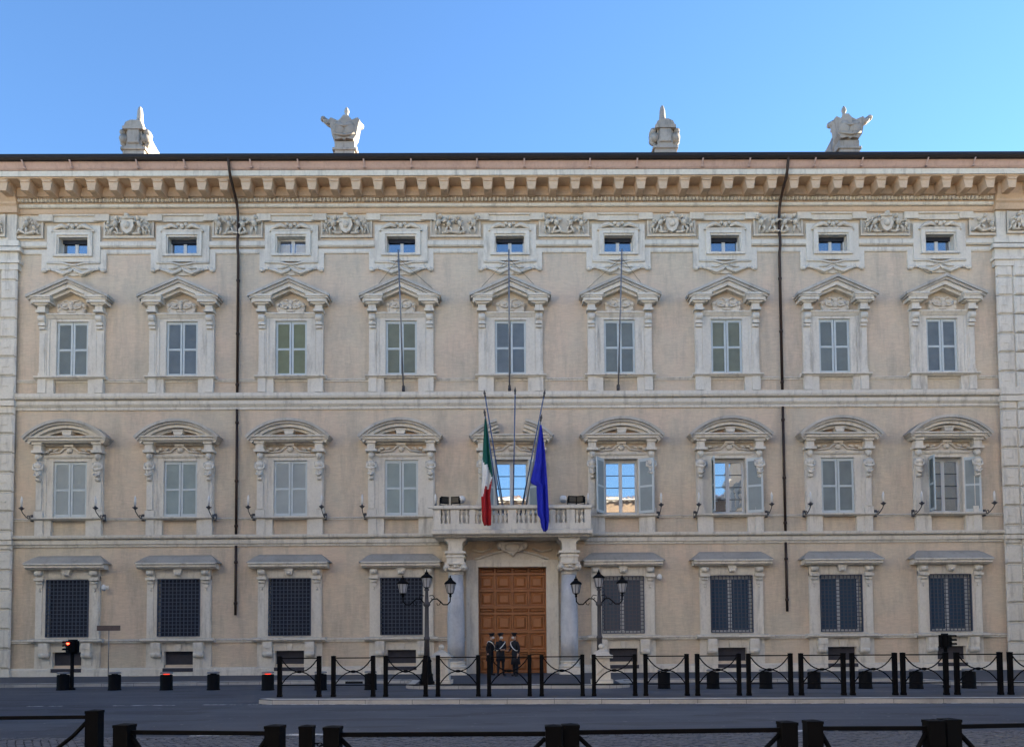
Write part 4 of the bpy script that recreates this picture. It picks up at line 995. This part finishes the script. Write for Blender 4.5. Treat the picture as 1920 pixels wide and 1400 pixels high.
# ------------------------------------------------------------------ lamps and cameras on the front
def sconce(x, label):
    s_ = empty('wall_lamp', (x,-.22,7.0))
    q = MB(); q.box(-.05,.05,0,.10,-.10,.20); q.tube([(0,0,.05),(0,-.18,-.02),(0,-.42,.06),(0,-.66,.20),(0,-.72,.30)], [.026,.022,.020,.018,.022], 6); q.tube([(0,-.1,.0),(0,-.16,.13),(0,-.28,.12),(0,-.28,.05)], .018, 5); child(q, 'arm', 'lead_grey', s_)
    q = MB(); q.lathe([(.025,.28),(.05,.31),(.11,.36),(.12,.385),(.05,.40),(.04,.45)], 10, c=(0,-.72,0)); child(q, 'cup', 'lead_grey', s_)
    q = MB(); q.lathe([(.045,.44),(.045,.78),(.03,.83),(.008,.90)], 8, c=(0,-.72,0)); child(q, 'candle_tube', 'candle_white', s_)
    tag(s_, label, 'wall lamp', 'candle wall lamps along the first floor')
WN = ['at the far left','second from the left','third from the left','just left of the balcony',None,'just right of the balcony','third from the right','second from the right','at the far right']
for i, x in enumerate(COL):
    if i == 4: continue
    for sg in (-1,1):
        sconce(x+sg*1.58, 'candle lamp on the %s of the first floor window %s' % ('left' if sg < 0 else 'right', WN[i]))
def flood(x, y_, z, yaw, tilt, lab):
    f_ = empty('floodlight', (x,y_,z), yaw)
    q = MB(); q.box(-.16,.16,-.08,.10,.10,.36); q.box(-.18,.18,-.11,-.08,.08,.38); child(q, 'housing', 'iron_black', f_)
    q = MB(); q.box(-.14,.14,-.116,-.109,.12,.34); child(q, 'front_glass', 'lens_dark', f_)
    q = MB(); q.box(-.20,-.17,-.02,.02,0,.24); q.box(.17,.20,-.02,.02,0,.24); q.box(-.20,.20,-.02,.02,0,.03); child(q, 'yoke', 'iron_black', f_)
    tag(f_, lab, 'floodlight', 'black floodlights on the balcony rail')
flood(-2.62,-1.52,7.275,.5,0,'black floodlight on the balcony rail, outer one at the left end')
flood(-2.12,-1.50,7.275,-.2,0,'black floodlight on the balcony rail, inner one at the left end')
flood(2.80,-1.50,7.275,.2,0,'black floodlight on the balcony rail, inner one at the right end')
flood(3.18,-1.52,7.275,-.5,0,'black floodlight on the balcony rail, outer one at the right end')
def dome(x, y_, z, r, lab):
    d_ = empty('dome_camera', (x,y_,z)); q = MB(); q.lathe([(r*.95,.0),(r,.03),(r,.14),(r*.7,.20),(.01,.22)], 14); child(q, 'cap', 'candle_white', d_)
    q = MB(); q.ball((0,0,.0),(r*.85,r*.85,r*.8), nu=12, nv=8); child(q, 'bubble', 'milk_glass', d_)
    q = MB(); q.bar((0,.0,.1),(0,-y_*1.0,.1),.05,.05); q.box(-.07,.07,-y_-.03,-y_,.02,.18); child(q, 'bracket', 'candle_white', d_); tag(d_, lab, 'camera', 'white dome cameras')
dome(-1.93,-.45,7.66,.15,'white dome camera on the wall above the left end of the balcony')
dome(2.52,-.45,7.66,.15,'white dome camera on the wall above the right end of the balcony')
dome(6.72,-.30,4.20,.09,'white dome camera beside the ground floor window right of the door')
dome(-17.55,-.30,3.9,.09,'white dome camera beside the ground floor window at the far left')

# ------------------------------------------------------------------ street lamps and stone pedestals before the door
def lantern(q, x, z):
    q.lathe([(.02,-.10),(.045,-.06),(.035,0),(.09,.03),(.10,.05)], 8, 0, c=(x,0,z))
    q.lathe([(.11,.05),(.175,.36)], 8, 1, c=(x,0,z), smooth=False)
    for k in range(8):
        a = 2*math.pi*k/8; q.bar((x+.112*math.cos(a),.112*math.sin(a),z+.05),(x+.178*math.cos(a),.178*math.sin(a),z+.36),.014,.014,0)
    q.lathe([(.20,.355),(.21,.38),(.17,.43),(.09,.49),(.06,.53),(.075,.55),(.02,.58),(.03,.60),(.006,.66)], 10, 0, c=(x,0,z))
def street_lamp(loc, lab, rz):
    l_ = empty('street_lamp', loc, rz)
    q = MB(); q.lathe([(.26,0),(.26,.10),(.22,.14),(.20,.30),(.215,.34),(.17,.40),(.15,.75),(.17,.80),(.13,.86),(.11,.95)], 12); child(q, 'base', 'iron_black', l_)
    q = MB(); q.lathe([(.10,.94),(.085,1.5),(.105,1.52),(.105,1.58),(.078,1.62),(.066,2.62),(.12,2.68),(.12,2.74),(.07,2.80),(.05,3.15),(.09,3.20),(.05,3.26)], 12); child(q, 'shaft', 'lead_grey', l_)
    for sg in (-1,1):
        q = MB()
        q.tube([(sg*.06,0,2.72),(sg*.20,0,2.88),(sg*.34,0,2.90),(sg*.46,0,2.80),(sg*.56,0,2.70),(sg*.70,0,2.70),(sg*.79,0,2.80),(sg*.80,0,2.98)], .022, 6)
        q.tube([(sg*.08,0,3.0),(sg*.20,0,3.02),(sg*.26,0,2.94),(sg*.20,0,2.86),(sg*.14,0,2.92)], .015, 5); q.tube([(sg*.46,0,2.80),(sg*.44,0,2.70),(sg*.36,0,2.68),(sg*.34,0,2.75)], .014, 5)
        child(q, 'arm', 'iron_black', l_)
        q = MB(); lantern(q, sg*.80, 3.04); child(q, 'lantern', ['iron_black','milk_glass'], l_)
    q = MB(); lantern(q, 0, 3.24); child(q, 'lantern', ['iron_black','milk_glass'], l_)
    tag(l_, lab, 'street lamp', 'three-armed street lamps before the door')
street_lamp((-2.70,-8.1,PVZ), 'black three lantern street lamp left of the palazzo door', R(6))
street_lamp((3.20,-7.6,PVZ), 'black three lantern street lamp right of the palazzo door', R(-14))
def ped(x, y_, lab):
    p0 = empty('stone_pedestal', (x,y_,PVZ), R(-3))
    q = MB(); q.cbox(-.36,.36,-.36,.36,0,.14,.02); q.prism([(-.29,.14),(-.25,.86),(.25,.86),(.29,.14)], -.27, .27); child(q, 'shaft', 'travertine', p0)
    q = MB()
    for k in range(4): q.box(-.13+k*.08,-.095+k*.08,-.285,-.26,.25,.72)
    q.tube([(-.16,-.275,.3),(.0,-.29,.5),(.16,-.275,.68)], .025, 5); q.box(-.18,.18,-.285,-.26,.74,.78); child(q, 'carving', 'relief_stone', p0)
    q = MB(); q.cbox(-.36,.36,-.36,.36,.86,.96,.02); q.lathe([(.42,.96),(.30,1.06),(.12,1.14),(.07,1.17)], 4, M=Matrix.Rotation(R(45),4,'Z'), smooth=False); child(q, 'cap', 'travertine', p0)
    q = MB(); q.ball((0,0,1.25),.10); child(q, 'ball', 'travertine', p0)
    tag(p0, lab, 'pedestal', 'carved stone pedestals before the door')
ped(-2.25,-7.55,'carved white stone pedestal with ball top left of the door')
ped(3.20,-8.1,'carved white stone pedestal with ball top right of the door')

# ------------------------------------------------------------------ bollards
def make_bollard(lit):
    b0 = empty('bollard')
    q = MB(); q.lathe([(.215,0),(.215,.03),(.20,.04),(.20,.50),(.19,.52),(.18,.525)], 20); child(q, 'drum', 'iron_black', b0)
    q = MB(); q.lathe([(.10,.52),(.10,.555)], 16, c=(0,0,0)); child(q, 'lamp_ring', 'red_lamp' if lit else 'lens_dark', b0)
    q = MB(); q.lathe([(.20,.555),(.205,.57),(.20,.60),(.17,.615)], 20); child(q, 'cap', 'pole_grey', b0)
    return b0
BOL = [(-15.2,-7.59),(-13.34,-7.8),(-11.5,-8.0),(-9.88,-8.1),(-7.96,-8.4),(-6.16,-8.6),(-4.51,-8.6),(5.11,-9.08),(6.66,-9.26),(8.31,-9.45),(9.8,-9.62),(11.36,-9.8),(12.88,-9.98),(14.51,-10.05)]
pb = {False: make_bollard(False), True: make_bollard(True)}; usedb = {}
bpy.context.view_layer.update()
for i, (x, y_) in enumerate(BOL):
    lit = i in (2,4)
    o = copy_tree(pb[lit]) if lit in usedb else pb[lit]; usedb[lit] = 1
    o.location = (x,y_,0)
    tag(o, 'squat black bollard, %s from the left along the road%s' % (ORD[i], ', red lamp glowing under its cap' if lit else ''), 'bollard', 'black bollards along the road')

# ------------------------------------------------------------------ iron barriers
def sag(xa, za, xb, zb, xm, zm, n=10):
    """catenary-like curve through end, middle and end"""
    out = []
    for k in range(n+1):
        t = k/n; u = 2*t-1; s_ = abs(u)**2.2
        out.append(((xa+(xb-xa)*t), 0, zm+((za if u < 0 else zb)-zm)*s_))
    return out
def make_barrier(wd, pw_=.053):
    b0 = empty('iron_barrier')
    for x in (0, wd):
        q = MB(); q.box(x-pw_,x+pw_,-pw_,pw_,0,1.085); q.lathe([(pw_*1.5,1.085),(pw_*1.5,1.105),(.004,1.114)], 4, c=(0,0,0), M=Matrix.Translation((x,0,0)) @ Matrix.Rotation(R(45),4,'Z'), smooth=False)
        q.box(x-pw_-.008,x+pw_+.008,-pw_-.008,pw_+.008,0,.06)
        child(q, 'post', 'iron_black', b0)
    q = MB(); q.box(pw_,wd-pw_,-.014,.014,1.035,1.065); child(q, 'top_rail', 'iron_black', b0)
    q = MB(); q.box(pw_,wd-pw_,-.014,.014,.30,.33); child(q, 'bottom_rail', 'iron_black', b0)
    q = MB(); q.tube(sag(pw_,1.02,wd-pw_,1.02,wd/2,.68), .017, 6); child(q, 'upper_scroll', 'iron_black', b0)
    q = MB(); q.tube(sag(pw_,.34,wd-pw_,.34,wd/2,.68), .017, 6); child(q, 'lower_scroll', 'iron_black', b0)
    q = MB(); q.ball((wd/2,0,.68),(.085,.04,.04)); child(q, 'boss', 'iron_black', b0)
    return b0
FX = [-6.19,-4.71,-3.28,-1.86,-.48,.93,2.32,3.69,5.05,6.39,7.75,9.07,10.37,11.74,13.09,14.49]
proto = make_barrier(1.09); bpy.context.view_layer.update()
for i, x in enumerate(FX):
    o = proto if i == 0 else copy_tree(proto)
    o.location = (x, -13.60-.058*x, PVZ); o.rotation_euler = (0,0,math.atan(-.058)+random.uniform(-.012,.012))
    if i < 15: tag(o, 'black iron barrier panel, %s from the left in the far row on the island' % ORD[i], 'barrier', 'iron barriers on the traffic island')
    else: tag(o, 'black iron barrier panel, last at the right end of the far row', 'barrier', 'iron barriers on the traffic island')
NEAR = [((-4.86,-28.25),(-3.50,-28.20),'black iron barrier in the foreground, leftmost and farther back'),((-2.70,-29.34),(-1.60,-29.48),'black iron barrier in the foreground, second from the left'),
        ((-1.18,-29.58),(.31,-29.62),'long black iron barrier in the foreground, left of the middle pair of posts'),((.43,-29.56),(1.93,-29.50),'long black iron barrier in the foreground, right of the middle pair of posts'),
        ((2.13,-29.44),(2.96,-29.47),'short black iron barrier in the foreground, second from the right'),((3.11,-29.40),(4.5,-29.25),'black iron barrier in the foreground, cut by the right edge')]
for (xa,ya),(xb,yb),lab in NEAR:
    o = make_barrier(math.hypot(xb-xa,yb-ya), .054); o.location = (xa,ya,0); o.rotation_euler = (0,0,math.atan2(yb-ya,xb-xa)); tag(o, lab, 'barrier', 'iron barriers in the foreground')
pl = empty('iron_post', (-1.37,-29.52,0)); q = MB(); q.box(-.045,.045,-.045,.045,0,1.085); q.lathe([(.068,1.085),(.068,1.105),(.004,1.114)], 4, M=Matrix.Rotation(R(45),4,'Z'), smooth=False); child(q, 'shaft', 'iron_black', pl)
q = MB()
for k in range(5):
    M = Matrix.Translation((.065+k*.022,-.0,.985-.012*math.sin(k*.8))) @ Matrix.Rotation(R(90*(k%2)),4,'X'); q.tube([(M @ Vector((.018*math.cos(a),.012*math.sin(a),0))) for a in [i*math.pi/4 for i in range(9)]], .005, 4)
child(q, 'chain', 'iron_black', pl); tag(pl, 'single black iron post chained to the barrier in the foreground', 'post')

# ------------------------------------------------------------------ traffic lights and sign
def traffic_light(loc, rz, lit, lab):
    t_ = empty('traffic_light', loc, rz); t_.scale = (1.3,1.3,1.04)
    q = MB(); q.lathe([(.09,0),(.09,.05),(.05,.07),(.045,1.2),(.045,1.30)], 10); child(q, 'pole', 'iron_black', t_)
    q = MB(); q.cbox(-.14,.14,-.12,.10,1.24,1.62,.03); q.box(-.20,.20,-.0,.02,1.20,1.66); child(q, 'housing', 'iron_black', t_)
    for k in range(3):
        z = 1.31+k*.12; q = MB(); M = Matrix.Translation((0,-.12,z)) @ Matrix.Rotation(R(90),4,'X')
        q.lathe([(.058,0),(.058,.015)], 12, 0, M); child(q, 'lens', 'red_signal' if (lit and k == 2) else 'lens_dark', t_)
        q = MB(); n = 8; P = [(.062*math.cos(math.pi*i/n), .062*math.sin(math.pi*i/n)) for i in range(n+1)]
        q.add([(a,-.12,z+c_) for a,c_ in P]+[(a,-.25,z+c_) for a,c_ in P], [(i,i+1,n+2+i,n+1+i) for i in range(n)], smooth=True); child(q, 'visor', 'iron_black', t_)
    tag(t_, lab, 'traffic light', 'low traffic lights')
traffic_light((-14.95,-7.5,0), R(-30), True, 'low black traffic light showing red beside the leftmost bollard')
traffic_light((14.05,-9.6,0), R(40), False, 'low dark traffic light seen from behind at the right')
s_ = empty('street_sign', (-17.0,-.9,PVZ)); q = MB(); q.lathe([(.022,0),(.022,2.2)], 8); child(q, 'pole', 'pole_grey', s_)
q = MB(); q.cbox(-.50,.50,-.05,-.02,1.98,2.20,.01); child(q, 'plate', 'sign_brown', s_); q = MB(); q.box(-.03,.03,-.02,.03,2.02,2.16); child(q, 'clamp', 'pole_grey', s_)
tag(s_, 'small brown street sign on a thin pole between left ground floor windows', 'sign')
q = MB(); q.box(-.33,.33,-.012,.05,-.02,.085); o = q.build('drain_inlet', 'lens_dark', pav, (-5.75,-4.975,0)); o.name = 'drain_inlet'

# ------------------------------------------------------------------ people
def person(loc, rz, label, pose, hat=True, mask=True, coat=.0, bag=False):
    p0 = empty('person', loc, rz); p0.scale = (.955,.955,.955)
    me = bpy.data.meshes.new('body'); V = []; E_ = []; Rr = []
    def v(p, r, parent=None):
        V.append(p); Rr.append(r if isinstance(r, tuple) else (r,r))
        if parent is not None: E_.append((parent, len(V)-1))
        return len(V)-1
    ln = pose.get('lean', 0.)
    pel = v((0,0,.95),(.155,.115)); sp = v((0,-.01-ln*.1,1.12),(.15,.11),pel); ch = v((0,-.02-ln*.25,1.33),(.175,.125),sp); nk0 = v((0,-.01-ln*.3,1.47),(.075,.075),ch)
    nk = v((0,-.02-ln*.34,1.53),.058,nk0); h1 = v((0,-.045-ln*.38,1.61),(.075,.088),nk); h2 = v((0,-.04-ln*.40,1.69),(.078,.098),h1); h3 = v((0,-.02-ln*.40,1.755),(.055,.065),h2)
    hands = []
    for sg, arm in ((-1,pose['left']),(1,pose['right'])):
        sh = v((sg*.185,-.01-ln*.26,1.42),.075,ch); el = v(arm[0],.055,sh); wr = v(arm[1],.038,el); hd = v(arm[2],(.042,.028),wr); hands.append(arm[2])
        d_ = (Vector(arm[2])-Vector(arm[1])).normalized(); side = d_.cross(Vector((0,0,1))); side = side.normalized() if side.length > .1 else Vector((0,1,0))
        for k in range(4):
            b_ = Vector(arm[2])+side*(.027-.018*k)+d_*.03; f1 = v(tuple(b_+d_*.03),.0105,hd); f2 = v(tuple(b_+d_*(.058-.006*abs(k-1))+Vector((0,0,-.012))),.009,f1)
        th = v(tuple(Vector(arm[2])-side*.0+Vector((0,0,.02))-d_*.01+side*.035),.0115,hd); v(tuple(V[th][i]+(d_*.03)[i] for i in range(3)),.010,th)
    for sg, leg in ((-1,pose['lleg']),(1,pose['rleg'])):
        hp = v((sg*.095,0,.88),.105,pel); kn = v(leg[0],.072,hp); an = v(leg[1],.052,kn); he = v((leg[1][0],leg[1][1]+.02,.045),.045,an); to = v((leg[1][0]+sg*.02,leg[1][1]-.15,.035),(.042,.032),he)
    me.from_pydata(V, E_, []); ob = bpy.data.objects.new('body', me); C.objects.link(ob)
    md = ob.modifiers.new('skin','SKIN'); md.use_smooth_shade = True
    for i, sv in enumerate(me.skin_vertices[0].data): sv.radius = Rr[i]; sv.use_root = (i == 0)
    s2 = ob.modifiers.new('sub','SUBSURF'); s2.levels = 1; s2.render_levels = 1
    dg = bpy.context.evaluated_depsgraph_get(); ev = ob.evaluated_get(dg); m2 = bpy.data.meshes.new_from_object(ev); C.objects.unlink(ob); bpy.data.objects.remove(ob)
    m2.materials.clear()
    for nm in ('uniform_navy','skin'): m2.materials.append(MATS[nm])
    for p in m2.polygons:
        c_ = p.center; p.use_smooth = True
        p.material_index = 1 if (c_.z > 1.535 or any((c_-Vector(h)).length < .10 for h in hands)) else 0
    m2.name = 'body'; place('body', m2, p0)
    hc = Vector((0,-.04-ln*.40,1.68))
    q = MB(); q.ball(tuple(hc+Vector((0,-.105,-.01))),(.014,.022,.022), 0, 6, 4)
    for sg in (-1,1): q.ball(tuple(hc+Vector((sg*.082,.005,-.01))),(.012,.022,.032), 0, 6, 4)
    child(q, 'face', 'skin', p0)
    q = MB()
    for sg in (-1,1): q.ball(tuple(hc+Vector((sg*.032,-.092,.018))),(.011,.008,.007), 0, 6, 4)
    child(q, 'eyes', 'lens_dark', p0)
    q = MB(); q.ball(tuple(hc+Vector((0,.022,.03))),(.088,.095,.085)); child(q, 'hair', 'uniform_navy', p0)
    if mask: q = MB(); q.ball(tuple(hc+Vector((0,-.062,-.045))),(.072,.062,.050)); child(q, 'face_mask', 'white_cloth', p0)
    if hat:
        q = MB(); M = Matrix.Translation(hc+Vector((0,.005,.055))) @ Matrix.Rotation(R(-6),4,'X'); q.lathe([(.098,0),(.100,.045),(.135,.085),(.130,.105),(.02,.112)], 14, 0, M)
        q.prism([(-.08,.0),(.08,.0),(.05,.006),(-.05,.006)], -.165, -.06, 0, M); child(q, 'cap', 'uniform_navy', p0)
        q = MB(); q.box(-.02,.02,-.135,-.125,.05,.085, M=M); child(q, 'cap_badge', 'lead_grey', p0)
    q = MB(); pr = [(.175,1.12),(.185,.98),(.195,.80),(.205+coat*.04,.62-coat*.12)]
    q.lathe(pr, 16, M=Matrix.Diagonal((1,.80,1,1))); child(q, 'coat_skirt', 'uniform_navy', p0)
    q = MB(); a = -1 if pose.get('sash',1) > 0 else 1
    pts = []
    for k in range(13):
        t = k/12*math.pi*2; pts.append((a*.195*math.cos(t), -.02-ln*.22-.150*math.sin(t)-(.02 if math.sin(t) > 0 else -.0), 1.28+.20*math.cos(t)))
    q.tube(pts, .019, 5); child(q, 'white_sash', 'white_cloth', p0)
    q = MB(); q.lathe([(.182,1.06),(.186,1.085),(.182,1.11)], 16, M=Matrix.Diagonal((1,.80,1,1))); child(q, 'belt', 'white_cloth' if bag else 'uniform_navy', p0)
    if not hat: pass
    tag(p0, label, 'person', 'guards at the door')
relaxed = lambda s: ((s*.25,.02,1.17),(s*.25,-.04,.93),(s*.25,-.06,.86))
folded = lambda s: ((s*.24,-.02,1.16),(s*.05,-.24,1.10),(-s*.03,-.26,1.11))
stand = dict(lleg=((-.11,-.03,.50),(-.12,.01,.09)), rleg=((.11,-.02,.50),(.13,-.02,.09)))
person((-.70,-1.9,PVZ), R(62), 'guard in dark uniform at the left of the group, turned towards the other two', dict(left=relaxed(-1), right=((.24,-.06,1.18),(.16,-.26,1.02),(.14,-.33,1.03)), lean=.15, **stand), mask=True)
person((-.26,-2.1,PVZ), R(28), 'guard in dark uniform and white mask in the middle of the group', dict(left=folded(-1), right=folded(1), sash=-1, **stand))
person((.36,-2.7,PVZ), R(-58), 'guard in long dark coat at the right of the group, facing left', dict(left=((-.24,-.08,1.18),(-.12,-.28,1.06),(-.08,-.35,1.08)), right=relaxed(1), lean=.1, **stand), coat=1.)
